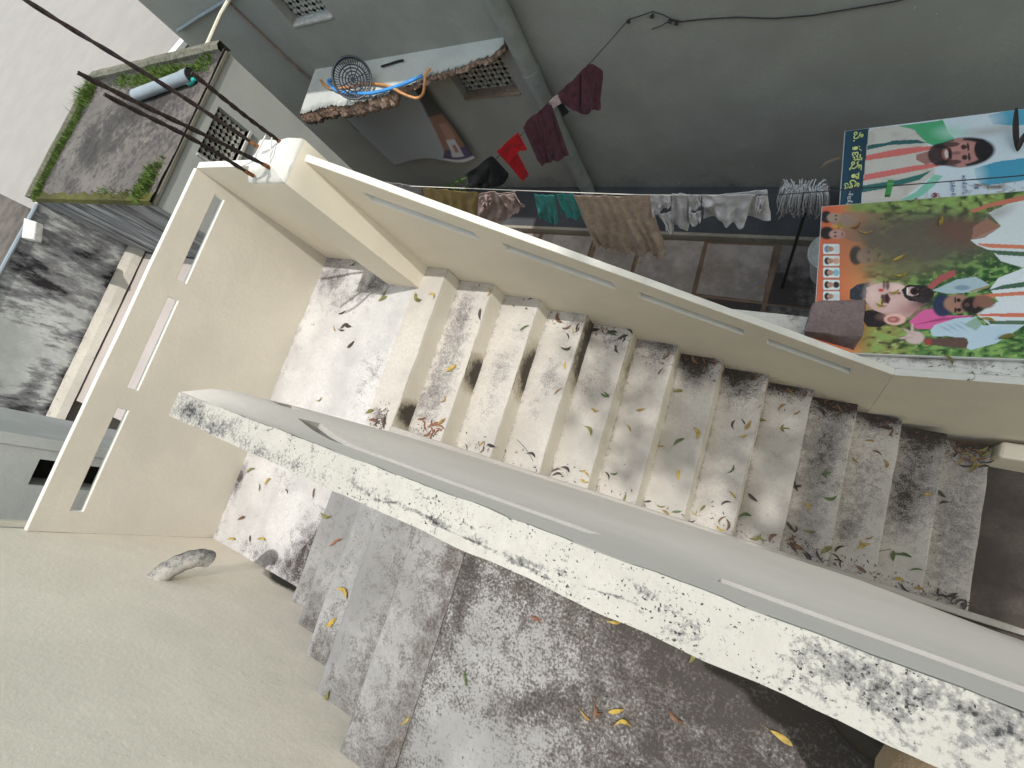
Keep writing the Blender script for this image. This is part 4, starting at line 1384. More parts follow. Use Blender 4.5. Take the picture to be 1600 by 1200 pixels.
# second cord: from a nail high on the grey wall down to the left
NA = np.array(on(983, 30, 1, YM - .02)); NB = np.array(on(765, 250, 1, 1.22))
ND = (NB - NA); NN = np.cross(ND, [0, 0, 1])
pts = [NA + ND * t + np.array([0, 0, -.05 * math.sin(math.pi * min(1, t / 1.3))]) for t in np.linspace(0, 1.45, 20)]
free_tube('slanting_string', 'slanting cord tied to a nail on the grey wall carrying dark clothes', 'string', pts, .0035, 'wire', 6)
PL2 = (NA, NN)
garment('maroon_shorts', 'maroon shorts highest on the slanting cord', 'shorts',
        [(S(zm, [(690, 340), (820, 220), (950, 85)]), S(zm, [(700, 430), (800, 470), (900, 515), (930, 480)])),
         (S(zm, [(870, 160), (950, 85), (1045, 140)]), S(zm, [(870, 500), (970, 468), (1028, 455)]), .02)], C_['maroon'], PL2, parts=['shorts_leg', 'shorts_leg'], wf=14, wr=.02)
garment('pale_rag', 'little pale pink rag hung between the two maroon garments', 'rag', [(S(zm, [(612, 405), (640, 372), (680, 345)]), S(zm, [(640, 460), (680, 435), (712, 415)]), .01)], C_['dusk'], PL2, nx=6, ny=6, wr=.004)
garment('black_rag', 'small black rag below the pale pink rag on the slanting cord', 'rag', [(S(zm, [(672, 425), (700, 420), (730, 430)]), S(zm, [(725, 535), (750, 515), (778, 490)]), .0)], C_['black'], PL2, nx=8, ny=8, wr=.006)
garment('maroon_trousers', 'crumpled maroon trousers with a grey waistband hung lower on the slanting cord', 'trousers',
        [(S(zm, [(400, 620), (440, 560), (530, 490), (610, 415)]), S(zm, [(520, 890), (560, 935), (640, 890), (640, 800)])),
         (S(zm, [(520, 500), (570, 450), (625, 415)]), S(zm, [(610, 900), (720, 850), (765, 820)]), .02)], C_['maroon'], PL2, parts=['trouser_leg', 'trouser_leg'], wf=16, wr=.022)
garment('red_leggings', 'bright red leggings hung between the black cloth and the maroon trousers', 'leggings',
        [(S(zm, [(185, 820), (270, 740), (362, 658)]), S(zm, [(275, 915), (340, 840), (372, 812), (435, 795)])),
         (S(zm, [(262, 895), (310, 850), (354, 818)]), S(zm, [(398, 1060), (425, 1035), (450, 1005)]), .004)], C_['red'], PL2, parts=['leggings_top', 'leggings_leg'], wf=10, wr=.01)
garment('black_cloth', 'black cloth lowest on the slanting cord above the green sprig', 'cloth',
        [(S(zm, [(-60, 1000), (50, 920), (150, 845), (290, 1000)]), S(zm, [(-40, 1110), (80, 1130), (200, 1100), (270, 1050)]))], C_['black'], PL2, nx=24, wf=18, wr=.018)

# green sprig
sp_p = np.array(on(706, 290, 1, 1.25))
spg = thing('young_plant', 'young green plant with small oval leaves rising behind the ochre cloth', 'plant', (sp_p[0], 1.25, GZ))
m = MB()
m.tube(smooth_pts([(sp_p[0] + .05, 1.3, GZ), (sp_p[0] + .02, 1.28, GZ + .6), tuple(sp_p + np.array([0, 0, -.15])), tuple(sp_p), tuple(on(735, 275, 1, 1.25))]), .006, 6)
m.build('stem', M['leaf_green'], spg)
m = MB()
LEAFPOS = [(700, 290), (709, 287), (720, 283), (731, 276), (730, 292), (712, 298), (697, 300), (722, 296), (690, 297), (706, 302)]
for i, (u, v) in enumerate(LEAFPOS):
    c = Vector(on(u, v, 1, 1.25 - .02 * (i % 3)))
    a = Vector((random.uniform(-.4, .4), random.uniform(-.3, .1), 1)).normalized()
    b = a.cross(Vector((0.2, -1, .2))).normalized()
    ln, wd = .05, .022
    k = [m.vert(c + a * ln * t + b * wd * s_) for t, s_ in ((-1, 0), (-.4, -1), (.3, -.9), (1, 0), (.3, .9), (-.4, 1))]
    m.face(k)
m.build('foliage', M['leaf_green'], spg)

# mop
mp = thing('mop', 'upturned string mop with grey yarn and a dark handle leaning beside the hoarding', 'mop', (1.79, 1.13, GZ))
m = MB()
h0, h1 = Vector(on(1222, 449, 2, GZ + .02)), Vector(on(1262, 318, 1, 1.2))
m.tube([h0, h0.lerp(h1, .5), h1], .0125, 10)
m.build('handle', M['wire'], mp)
hl, hr = Vector(on(1226, 296, 1, 1.2)), Vector(on(1289, 296, 1, 1.2))
m = MB(); m.tube([hl, hr], .02, 8); m.build('clamp', M['mop'], mp)
m = MB()
for i in range(150):
    t = random.random()
    a = hl.lerp(hr, t) + Vector((0, random.uniform(-.03, .03), random.uniform(.0, .03)))
    side = random.choice((-1, -1, -1, 1))
    ln = random.uniform(.12, .235)
    o1 = Vector((random.uniform(-.015, .015) + (t - .5) * .06, side * random.uniform(.03, .06), 0))
    pts = [a, a + o1 * .7 + Vector((0, 0, .012)), a + o1 * 1.1 - Vector((0, 0, ln * .4)), a + o1 * 1.2 + Vector((random.uniform(-.01, .01), 0, -ln * .75)), a + o1 * 1.1 + Vector((random.uniform(-.02, .02), random.uniform(-.01, .01), -ln))]
    m.tube(smooth_pts(pts, 4), .0042, 5)
m.build('yarn', M['mop'], mp, smooth=True, kind='stuff')

# bucket with lid
bc = (2.10, 1.27)
bk = thing('bucket', 'white lidded plastic bucket half hidden under the printed hoarding', 'bucket', (bc[0], bc[1], GZ))
def lathe(m, prof, c, n=36, mat=0):
    b = len(m.v)
    for r, z in prof:
        for i in range(n):
            a = 2 * math.pi * i / n
            m.vert((c[0] + r * math.cos(a), c[1] + r * math.sin(a), z))
    for k in range(len(prof) - 1):
        for i in range(n):
            j = (i + 1) % n
            m.face([b + k * n + i, b + k * n + j, b + (k + 1) * n + j, b + (k + 1) * n + i], mat)
m = MB(); lathe(m, [(0.001, GZ + .001), (.13, GZ + .001), (.155, GZ + .30), (.165, GZ + .30), (.165, GZ + .315), (.157, GZ + .315), (.16, GZ + .345)], bc)
m.build('body', M['bucket'], bk, smooth=True)
m = MB(); lathe(m, [(.172, GZ + .335), (.172, GZ + .362), (.16, GZ + .367), (.15, GZ + .352), (.06, GZ + .352), (.055, GZ + .365), (.035, GZ + .365), (.03, GZ + .35), (.001, GZ + .35)], bc)
m.build('lid', M['bucket_grey'], bk, smooth=True)

# ================================================================== PRINTED HOARDINGS
class Paint:
    def __init__(s, X, Y):
        s.X, s.Y = X, Y
        s.C = np.zeros(X.shape + (3,))

    def put(s, mask, col, k=1.0):
        c = np.array(lin(*col, 1.15))
        a = np.clip(mask * k, 0, 1)[..., None]
        s.C = s.C * (1 - a) + c * a

    def ell(s, cx, cy, rx, ry, col, k=1.0, soft=.25, a=0.0):
        ca, sa = math.cos(a), math.sin(a)
        dx, dy = s.X - cx, s.Y - cy
        d = np.sqrt(((dx * ca + dy * sa) / rx) ** 2 + ((-dx * sa + dy * ca) / ry) ** 2)
        soft = soft * .55 if soft < .6 else soft
        s.put(np.clip((1 + soft - d) / (2 * soft), 0, 1), col, k)

    def poly(s, pts, col, k=1.0):
        ins = np.zeros(s.X.shape, bool)
        n = len(pts)
        for i in range(n):
            (x0, y0), (x1, y1) = pts[i], pts[(i + 1) % n]
            if y0 == y1: continue
            c = ((y0 > s.Y) != (y1 > s.Y)) & (s.X < (x1 - x0) * (s.Y - y0) / (y1 - y0) + x0)
            ins ^= c
        s.put(ins.astype(float), col, k)

    def noise(s, n, seed=0):
        r = np.random.default_rng(seed)
        g = r.random((n, n))
        u = (s.X - s.X.min()) / (np.ptp(s.X) + 1e-6) * (n - 1.001)
        v = (s.Y - s.Y.min()) / (np.ptp(s.Y) + 1e-6) * (n - 1.001)
        i, j = u.astype(int), v.astype(int)
        f, h = u - i, v - j
        return (g[j, i] * (1 - f) + g[j, i + 1] * f) * (1 - h) + (g[j + 1, i] * (1 - f) + g[j + 1, i + 1] * f) * h

def face_print(P, cx, cy, sc, skin, hair, ang=0.0, beard=True, up=1, ky=.62):
    """a plain printed head seen turned on its side; 'up' the picture direction of its crown"""
    e = lambda x, y, rx, ry, col, k=1.0, soft=.2: P.ell(cx + up * x * sc + y * ky * sc * math.sin(-ang), cy + y * sc * ky + x * sc * math.sin(ang), rx * sc, ry * sc * ky, col, k, soft * .6, ang)
    dark = tuple(int(c * .45) for c in skin)
    e(.18, 0, 1.12, .86, hair)
    e(-.05, 0, 1.0, .72, skin)
    e(.0, -.35, .5, .25, tuple(min(255, int(c * 1.12)) for c in skin), .6, .6)
    if beard:
        e(-.72, 0, .42, .62, hair, .9)
        e(-.45, .52, .5, .16, hair, .8); e(-.45, -.52, .5, .16, hair, .8)
        e(-.5, 0, .14, .34, (150, 90, 85), .9)
        e(-.47, 0, .07, .26, (205, 195, 190), .8)
        e(-.33, 0, .07, .36, hair, .9)
    e(.18, -.3, .10, .15, (25, 20, 20), .9); e(.18, .3, .10, .15, (25, 20, 20), .9)
    e(.34, -.3, .05, .24, hair, .9); e(.34, .3, .05, .24, hair, .9)
    e(-.12, 0, .18, .1, dark, .5, .5)
    e(.02, -.77, .18, .10, skin); e(.02, .77, .18, .10, skin)

def hoarding(name, label, O, U, V, lu, lv, thick, paint, nu, nv):
    """a flat printed sheet on a light frame. O corner, U and V unit axes, lu x lv its size"""
    O, U, V = np.array(O, float), np.array(U, float), np.array(V, float)
    Nn = np.cross(U, V); Nn /= np.linalg.norm(Nn)
    if Nn[2] < 0: Nn = -Nn
    t = thing(name, label, 'hoarding', tuple(O - Nn * thick), 'printed hoardings lying on the compound wall')
    uu, vv = np.meshgrid(np.linspace(0, lu, nu + 1), np.linspace(0, lv, nv + 1))
    sag = -.004 * np.sin(uu / lu * math.pi) * np.sin(vv / lv * math.pi) + .0016 * np.sin(uu * 9 + vv * 5) * np.sin(vv * 7)
    Pt = O + uu[..., None] * U + vv[..., None] * V + sag[..., None] * Nn
    X, Y = proj(Pt)
    pa = Paint(X, Y); paint(pa)
    m = MB()
    m.v = [tuple(p) for p in Pt.reshape(-1, 3)]
    m.a = [0.0] * len(m.v)
    flip = np.dot(np.cross(U, V), Nn) < 0
    for j in range(nv):
        for i in range(nu):
            b = j * (nu + 1) + i
            q = [b, b + 1, b + nu + 2, b + nu + 1]
            m.face(q[::-1] if flip else q)
    lum = (pa.C * np.array([.3, .6, .1])).sum(-1, keepdims=True)
    m.build('printed_sheet', M['banner'], t, smooth=True, colors=(pa.C * .84 + lum * .16).reshape(-1, 3))
    m = MB()
    w = .022
    def bar(a, b, c, d):
        lo = [O + U * x + V * y - Nn * thick for x, y in (a, b, c, d)]
        hi = [O + U * x + V * y - Nn * .0035 for x, y in (a, b, c, d)]
        m.hexa(lo + hi)
    bar((-.004, -.004), (lu + .004, -.004), (lu + .004, w), (-.004, w))
    bar((-.004, lv - w), (lu + .004, lv - w), (lu + .004, lv + .004), (-.004, lv + .004))
    bar((-.004, w), (w, w), (w, lv - w), (-.004, lv - w))
    bar((lu - w, w), (lu + .004, w), (lu + .004, lv - w), (lu - w, lv - w))
    m.build('frame', M['banner_edge'], t)
    m = MB()
    for k in range(2):
        a = U * (lu * (.33 + .34 * k))
        lo = [O + a + V * y + U * x - Nn * thick for x, y in ((0, w), (.03, w), (.03, lv - w), (0, lv - w))]
        hi = [p + Nn * (thick - .008) for p in lo]
        m.hexa(lo + hi)
    m.build('cross_batten', M['wood'], t)
    return t, O, U, V, Nn

def r8(x, y): return 1250 + x / 4.571, 150 + y / 4.571
def r7(x, y): return 1330 + x / 4.615, 300 + y / 4.615
def r6(x, y): return 1270 + x / 6.665, 300 + y / 6.665

def paint_front(P):
    X, Y = P.X, P.Y
    n1, n2, n3 = P.noise(70, 1), P.noise(26, 2), P.noise(120, 3)
    P.put(np.ones_like(X), (204, 92, 48))
    P.put(np.clip((X - 1300) / 40, 0, 1) * .8, (205, 128, 58))
    P.put(np.clip((X - 1345) / 35 + (n2 - .5) * .5, 0, 1), (128, 122, 58))
    g = np.clip((X - 1385) / 50 + (n2 - .5) * .6, 0, 1)
    P.put(g, (44, 98, 42))
    band = np.clip((338 - Y) / 10, 0, 1) * np.clip((X - 1315) / 20, 0, 1)
    P.put(band, (118, 140, 60))
    P.put(np.clip((Y - 512) / 14, 0, 1) * np.clip((X - 1345) / 25, 0, 1), (70, 118, 48))
    P.put(np.clip((Y - 500) / 14, 0, 1) * np.clip((1440 - X) / 40, 0, 1) * np.clip((X - 1330) / 20, 0, 1), (150, 138, 58), .7)
    fol = np.clip((X - 1340) / 30, 0, 1)
    P.put(np.clip((n1 - .55) * 5, 0, 1) * fol, (128, 168, 72), .75)
    P.put(np.clip((.45 - n1) * 5, 0, 1) * fol, (18, 58, 28), .85)
    P.put(np.clip((n3 - .72) * 6, 0, 1) * fol, (176, 190, 110), .6)
    # top pair of small heads and the third head
    P.ell(1322, 353, 22, 5, (196, 158, 40), .9, .4)
    P.poly(S(r6, [(300, 205), (700, 215), (700, 520), (420, 520), (310, 470)]), (140, 110, 92), .7)
    P.ell(1318, 344, 22, 9, (150, 124, 108), .9, .3)
    P.ell(1291, 339, 9, 9.5, (42, 38, 42)); P.ell(1303, 340, 11, 7.5, (158, 132, 116))
    P.ell(1306, 337, 2, 1.2, (60, 50, 46)); P.ell(1306, 343, 2, 1.2, (60, 50, 46))
    P.ell(1292, 364, 11, 10, (34, 30, 36)); P.ell(1308, 366, 12.5, 7.5, (182, 136, 126))
    P.ell(1305, 363, 2.2, 1.3, (40, 32, 34)); P.ell(1305, 369, 2.2, 1.3, (40, 32, 34)); P.ell(1316, 366, 1.4, 3.0, (140, 80, 80))
    P.ell(1338, 399, 10.5, 15, (34, 32, 42)); P.ell(1354, 400, 15, 12.5, (158, 122, 106)); P.ell(1357, 394, 2.5, 3, (84, 66, 60), .7); P.ell(1357, 406, 2.5, 3, (84, 66, 60), .7); P.ell(1372, 400, 2, 6, (96, 70, 64), .7)
    # portraits in little rounded boxes
    for cy, hair, body in ((389, (90, 130, 170), (200, 205, 205)), (407.6, (40, 40, 44), (206, 150, 120)), (426, (30, 26, 30), (110, 178, 200)), (445, (26, 24, 30), (40, 42, 46)), (463, (26, 26, 30), (190, 200, 200))):
        xx, yy = np.abs(X - 1299) - 10.5, np.abs(Y - cy) - 5.5
        d = np.hypot(np.maximum(xx, 0), np.maximum(yy, 0))
        P.put(np.clip((3.6 - d), 0, 1), (150, 70, 50)); P.put(np.clip((2.9 - d), 0, 1), (206, 216, 214))
        P.ell(1306.5, cy, 5, 5, body, 1, .3); P.ell(1292.5, cy, 4.5, 5.5, hair, 1, .3); P.ell(1297.5, cy, 5.2, 4.2, (178, 132, 112), 1, .3)
        P.ell(1297.5, cy - 1.8, .9, .7, (50, 40, 36)); P.ell(1297.5, cy + 1.8, .9, .7, (50, 40, 36))
    # dried mud over the middle
    sm = np.exp(-(((X - 1440) / 105) ** 2 + ((Y - 376) / 45) ** 2) ** 1.4) * (.8 + .5 * n2)
    P.put(np.clip(sm * 1.3, 0, .96), (92, 84, 72))
    sm = np.exp(-(((X - 1505) / 50) ** 2 + ((Y - 360) / 22) ** 2) ** 1.3)
    P.put(np.clip(sm * 1.1, 0, .9), (104, 74, 62))
    P.put(np.exp(-(((X - 1400) / 60) ** 2 + ((Y - 420) / 18) ** 2)) * .75, (112, 104, 70))
    # figure cut off by the right edge, upper
    P.poly(S(r7, [(860, 345), (1000, 280), (1080, 245), (990, 150), (1246, 30), (1300, 20), (1300, 560), (1220, 540), (1080, 500), (1020, 430), (900, 380)]), (196, 204, 206))
    P.ell(*r7(1060, 150), 22, 8, (132, 118, 102), .5, .7, -.4)
    P.poly(S(r7, [(880, 250), (980, 190), (1080, 248), (960, 330), (870, 345)]), (150, 104, 84), .9)
    P.poly(S(r7, [(850, 135), (1000, 80), (1300, 10), (1300, 50), (1000, 110), (880, 150)]), (190, 104, 78))
    P.poly(S(r7, [(905, 370), (1300, 385), (1300, 412), (1000, 402), (930, 385)]), (206, 112, 72))
    P.poly(S(r7, [(990, 418), (1300, 435), (1300, 468), (1060, 452)]), (66, 98, 70))
    # big laughing face
    hairc, skin = (46, 52, 64), (204, 164, 156)
    P.poly(S(r7, [(-10, 705), (40, 668), (125, 652), (140, 700), (110, 760), (60, 790), (-10, 770)]), hairc)
    P.poly(S(r7, [(95, 860), (170, 842), (240, 880), (270, 945), (210, 975), (120, 972), (85, 930)]), (34, 30, 38))
    P.poly(S(r7, [(108, 690), (180, 660), (280, 652), (370, 668), (430, 700), (520, 720), (560, 790), (470, 850), (420, 900), (330, 930), (240, 880), (150, 845), (104, 780)]), skin)
    P.ell(*r7(160, 740), 11, 15, (222, 190, 178), .8, .8); P.ell(*r7(300, 820), 14, 10, (216, 176, 170), .7, .8); P.ell(*r7(330, 695), 10, 7, (226, 194, 184), .9, .6)
    P.ell(*r7(270, 900), 14, 5, (160, 112, 106), .7, .8); P.ell(*r7(430, 850), 20, 10, (166, 112, 112), .8, .8)
    P.poly(S(r7, [(362, 705), (410, 668), (500, 672), (575, 690), (600, 740), (570, 790), (520, 805), (470, 790), (420, 785), (385, 760)]), (40, 33, 36))
    P.ell(*r7(520, 800), 16, 8, (56, 44, 48), .8, .7)
    P.poly(S(r7, [(398, 690), (440, 682), (488, 700), (482, 740), (440, 752), (402, 742)]), (206, 170, 168)); P.ell(*r7(456, 716), 7, 6, (28, 20, 22), 1, .25); P.poly(S(r7, [(400, 692), (412, 690), (412, 742), (402, 742)]), (222, 216, 208))
    P.poly(S(r7, [(222, 745), (262, 730), (285, 770), (270, 805), (235, 800)]), (112, 64, 62)); P.ell(*r7(258, 768), 3, 6, (44, 28, 30), .9, .3); P.ell(*r7(222, 778), 2.2, 9, (60, 44, 46), .9, .4)
    P.ell(*r7(262, 672), 3.2, 7, (70, 44, 46), .8, .4); P.ell(*r7(236, 668), 1.8, 7, (60, 44, 46), .8, .4)
    P.ell(*r7(215, 708), 4.4, 2.4, (204, 60, 48), 1, .3); P.ell(*r7(205, 806), 2, 9, (198, 176, 50), .85, .3, .3)
    P.ell(*r7(345, 730), 3, 2, (120, 72, 70), .9, .4)
    P.ell(*r7(315, 918), 17, 9, (224, 172, 160), 1, .15); P.ell(*r7(305, 920), 10, 5, (158, 70, 68), .9, .4); P.ell(*r7(300, 918), 5, 2.4, (206, 130, 124), .9, .4)
    hn = P.noise(150, 9)
    P.put(np.clip((hn - .62) * 4, 0, 1) * np.exp(-(((X - 1432) / 24) ** 2 + ((Y - 460) / 13) ** 2) ** 2), (84, 66, 66), .7)
    P.put(np.clip((hn - .6) * 4, 0, 1) * np.exp(-(((X - 1345) / 16) ** 2 + ((Y - 455) / 12) ** 2) ** 2), (84, 92, 110), .6)
    # raised arm behind
    P.poly(S(r7, [(545, 680), (640, 600), (740, 560), (760, 600), (650, 650), (580, 705)]), (168, 76, 78))
    P.poly(S(r7, [(585, 710), (760, 630), (900, 610), (1000, 670), (900, 720), (700, 735)]), (156, 180, 188)); P.ell(*r7(800, 690), 12, 4, (92, 124, 150), .7, .5)
    P.poly(S(r7, [(850, 715), (1000, 670), (990, 690), (870, 722)]), (150, 130, 80))
    # lower right white figure with a striped scarf
    P.poly(S(r7, [(1000, 700), (1060, 620), (1250, 545), (1300, 530), (1300, 960), (1000, 960), (900, 880), (1060, 790)]), (200, 208, 212))
    P.poly(S(r7, [(970, 715), (1100, 670), (1300, 640), (1300, 680), (1100, 700)]), (60, 98, 76))
    P.poly(S(r7, [(890, 745), (1060, 730), (1300, 712), (1300, 740), (1060, 755), (930, 765)]), (206, 108, 72))
    P.poly(S(r7, [(900, 880), (1300, 870), (1300, 905), (940, 895)]), (206, 100, 68))
    P.poly(S(r7, [(990, 930), (1300, 925), (1300, 955), (1000, 955)]), (74, 108, 84))
    P.poly(S(r7, [(415, 935), (520, 850), (600, 840), (700, 890), (890, 890), (700, 940), (560, 990), (470, 985)]), (214, 78, 150))
    P.poly(S(r7, [(440, 960), (640, 910), (880, 893), (640, 930)]), (150, 36, 100), .8)
    # young bearded man's face, crown to the left
    P.ell(*r7(660, 820), 16, 17, (40, 52, 84), 1, .2); P.ell(*r7(770, 805), 22, 14.5, (158, 112, 94), 1, .2); P.ell(*r7(880, 815), 19, 13.5, (36, 30, 32), 1, .25)
    P.ell(*r7(960, 790), 16, 10, (130, 88, 72), 1, .3, .2); P.ell(*r7(895, 810), 4, 6, (128, 80, 76), .9)
    P.ell(*r7(775, 780), 3.6, 3, (34, 26, 26)); P.ell(*r7(778, 850), 3.6, 3, (34, 26, 26)); P.ell(*r7(750, 778), 1.6, 5, (40, 32, 30)); P.ell(*r7(752, 852), 1.6, 5, (40, 32, 30)); P.ell(*r7(835, 812), 4, 3, (110, 70, 62), .8)
    # pale blue sleeve and forearm
    P.poly(S(r7, [(570, 1000), (600, 960), (760, 910), (900, 900), (950, 960), (1250, 960), (1050, 1090), (860, 1140), (820, 1120), (840, 1060), (700, 1040), (585, 1040)]), (168, 194, 208))
    for k in range(4): P.ell(*r7(680 + 50 * k, 985 - 8 * k), 10, 1.6, (120, 152, 176), .6, .6, .5)
    P.poly(S(r7, [(820, 950), (900, 905), (960, 935), (900, 1000)]), (96, 140, 70), .6)
    P.poly(S(r7, [(560, 1060), (700, 1050), (820, 1050), (845, 1085), (830, 1130), (640, 1110), (560, 1100)]), (92, 66, 60))
    P.ell(*r7(460, 1050), 15, 10, (196, 172, 166), 1, .25); P.ell(*r7(420, 1010), 12, 2.2, (186, 160, 154), 1, .3, .5); P.ell(*r7(400, 1050), 12, 2.2, (186, 160, 154), 1, .3, -.1); P.ell(*r7(440, 985), 2.4, 8, (196, 166, 158), 1, .3)
    P.poly(S(r7, [(525, 1060), (580, 1055), (580, 1105), (530, 1105)]), (156, 52, 52))

def paint_back(P):
    X, Y = P.X, P.Y
    n1, n2 = P.noise(30, 5), P.noise(90, 6)
    P.put(np.ones_like(X), (192, 204, 212))
    P.poly(S(r8, [(690, 215), (1020, 172), (1060, 260), (1130, 330), (980, 360), (880, 330), (820, 245)]), (52, 158, 104))
    P.ell(*r8(1080, 260), 22, 9, (150, 200, 178), .8, .7)
    P.ell(*r8(1330, 250), 30, 7, (152, 142, 128), .55, .8, -.15)
    P.poly(S(r8, [(488, 235), (690, 213), (800, 235), (900, 330), (960, 420), (960, 560), (840, 650), (700, 760), (440, 780)]), (188, 182, 172))
    P.put(np.clip((n1 - .5) * 2, 0, .5) * (X < 1450), (150, 136, 122), .6)
    P.poly(S(r8, [(482, 352), (640, 330), (660, 318), (840, 312), (905, 335), (640, 350), (478, 385)]), (34, 92, 92))
    P.poly(S(r8, [(470, 425), (700, 378), (1000, 350), (930, 385), (720, 425), (466, 462)]), (206, 96, 90))
    P.poly(S(r8, [(458, 562), (800, 500), (960, 480), (1000, 500), (800, 540), (454, 605)]), (204, 98, 92))
    P.poly(S(r8, [(448, 640), (700, 600), (860, 560), (945, 528), (850, 600), (640, 655), (440, 690)]), (38, 104, 98))
    P.poly(S(r8, [(700, 750), (820, 690), (900, 620), (960, 560), (1020, 570), (960, 640), (860, 720), (760, 755)]), (92, 182, 148), .85)
    P.poly(S(r8, [(830, 420), (930, 390), (960, 470), (900, 490), (830, 455)]), (150, 104, 96))
    P.poly(S(r8, [(1240, 520), (1400, 470), (1700, 430), (1700, 590), (1320, 640), (1260, 600)]), (44, 146, 178))
    P.ell(*r8(1230, 560), 16, 14, (190, 208, 214), .8, .8)
    P.poly(S(r8, [(1340, 140), (1500, 100), (1700, 70), (1700, 200), (1520, 210), (1380, 200)]), (64, 160, 190))
    P.ell(*r8(1340, 170), 18, 10, (200, 212, 218), .8, .9)
    sc = 24.5
    c = r8(1110, 405)
    face_print(P, c[0] + 6, c[1], 1.75 * sc, (172, 116, 108), (34, 30, 36), -.10, True, 1)
    P.ell(*r8(1300, 385), 12, 17, (32, 28, 34), 1, .15, -.1)
    P.put(np.clip((n2 - .6) * 3, 0, 1) * np.clip((X - 1500) / 30, 0, 1) * np.clip((Y - 280) / 10, 0, 1), (120, 96, 66), .9)
    P.ell(*r8(1390, 650), 16, 3, (92, 66, 40), .8, .6)
    xl = 1357.5 - (Y - 201) * .104
    P.put((X < xl).astype(float), (24, 62, 78))
    P.put(((X < xl - 24)).astype(float) * .5, (30, 72, 100))

UF = np.array([.9928, .12, .0]); VF = np.array([-.12, .9928, .0])
OF = np.array([2.1065, .058, -.75])
hf, *_ = hoarding('printed_hoarding', 'front flat printed hoarding with an orange edge, mud smear and faces, weighted by a stone', OF, UF, VF, 1.36, .945, .028, paint_front, 420, 300)
a_ = .108
UB = np.array([math.cos(a_), math.sin(a_), 0]); VB = np.array([-math.sin(a_), math.cos(a_), 0])
pb_top = on(1321, 205, 2, -.79)
OB = pb_top - VB * .95
hb, OB_, UB_, VB_, NB_ = hoarding('printed_hoarding', 'rear flat printed hoarding with a dark teal name strip and one smiling bearded face', OB, UB, VB, 1.36, .95, .028, paint_back, 420, 260)

def lettering(text, p0, p1, zz, height, mat, parent, name='lettering', fit=True):
    """flat printed text: p0 start and p1 end of the baseline in the photograph, crown towards +X"""
    c = bpy.data.curves.new('text_source', 'FONT')
    c.body = text; c.size = 1.0; c.offset = .007
    o = bpy.data.objects.new('text_source', c)
    COL.objects.link(o)
    dg = bpy.context.evaluated_depsgraph_get()
    me = bpy.data.meshes.new_from_object(o.evaluated_get(dg))
    bpy.data.objects.remove(o); bpy.data.curves.remove(c)
    V = np.array([v.co[:] for v in me.vertices])
    if len(V) == 0: return
    a, b = on(*p0, 2, zz), on(*p1, 2, zz)
    d = b - a; ln = np.linalg.norm(d); d /= ln
    up = np.array([-d[1], d[0], 0])
    if up[0] < 0: up = -up
    w = V[:, 0].max() - V[:, 0].min()
    sx = ln / w if fit else height
    Wp = a + (V[:, :1] - V[:, 0].min()) * sx * d + V[:, 1:2] * height * up
    m = MB()
    m.v = [tuple(p) for p in Wp]; m.a = [0.0] * len(Wp)
    for p in me.polygons: m.face(list(p.vertices))
    bpy.data.meshes.remove(me)
    return m.build(name, M[mat], parent)
zb_ = -.79 + .004
lettering('వి. గణేష్ రెడి', (1334.5, 206), (1327, 294), zb_, .066, 'yellow_text', hb)
lettering('డ', (1320, 286), (1319, 296), zb_, .042, 'yellow_text', hb)
lettering('-రిజర్వ', (1326, 299), (1322, 322), zb_, .034, 'white_text', hb)
lettering('ద', (1456, 299.5), (1455, 311), zb_, .062, 'red_text', hb)
lettering('ద', (1427, 308), (1426, 320), zb_, .06, 'red_text', hb)
lettering('విద్యార్థి', (1485, 284), (1486, 309), zb_, .025, 'blue_text', hb)
lettering('ఉపాధ్యక్ష', (1503, 274), (1504.5, 304), zb_, .025, 'blue_text', hb)
lettering('శ్రీ', (1521, 287), (1522, 296), zb_, .025, 'blue_text', hb)

# trestle that carries the far side of both hoardings
tr = thing('timber_trestle', 'rough timber prop hidden under the hoardings', 'trestle', (2.9, 1.3, GZ))
for (x, y) in ((2.45, .8), (3.3, .9), (2.4, 1.42), (3.3, 1.5)):
    m = MB(); m.tube([(x, y, GZ), (x + .01, y, -.86)], .03, 8); m.build('leg', M['wood'], tr)
for y in (.8, 1.42):
    m = MB(); m.hexa([(2.25, y - .03, -.87), (3.4, y + .08, -.87), (3.4, y + .14, -.87), (2.25, y + .03, -.87), (2.25, y - .03, -.818), (3.4, y + .08, -.818), (3.4, y + .14, -.818), (2.25, y + .03, -.818)])
    m.build('rail', M['wood'], tr)

# stone weight
def stone():
    m = MB()
    T4 = [np.array(on(u, v, 2, -.648)) for u, v in [(1256, 517), (1348, 527), (1353, 467), (1269, 469)]]
    B4 = [np.array([p[0] + dx, p[1] + dy, -.752]) for p, (dx, dy) in zip(T4, [(.0, .01), (-.02, -.045), (.01, .01), (.0, .01)])]
    n = 18
    def surf(c00, c10, c11, c01):
        def f(u, v):
            p = (c00 * (1 - u) + c10 * u) * (1 - v) + (c01 * (1 - u) + c11 * u) * v
            ctr = (sum(T4) + sum(B4)) / 8
            e = min(u, 1 - u, v, 1 - v)
            q = p + (p - ctr) * (.11 * fbm(*p, 11) - .04 * (1 - sstep(0, .1, e)))
            return (q[0], q[1], max(q[2], -.7525))
        return f
    m.patch(surf(*T4), n, n)
    for k in range(4):
        m.patch(surf(B4[k], B4[(k + 1) % 4], T4[(k + 1) % 4], T4[k]), n, n)
    m.patch(surf(B4[3], B4[2], B4[1], B4[0]), 4, 4)
    o = m.build('granite_stone', M['granite'], loc=(2.18, .2, -.75))
    tag(o, 'rough reddish-brown granite block weighing down the corner of the front hoarding', 'stone')
stone()

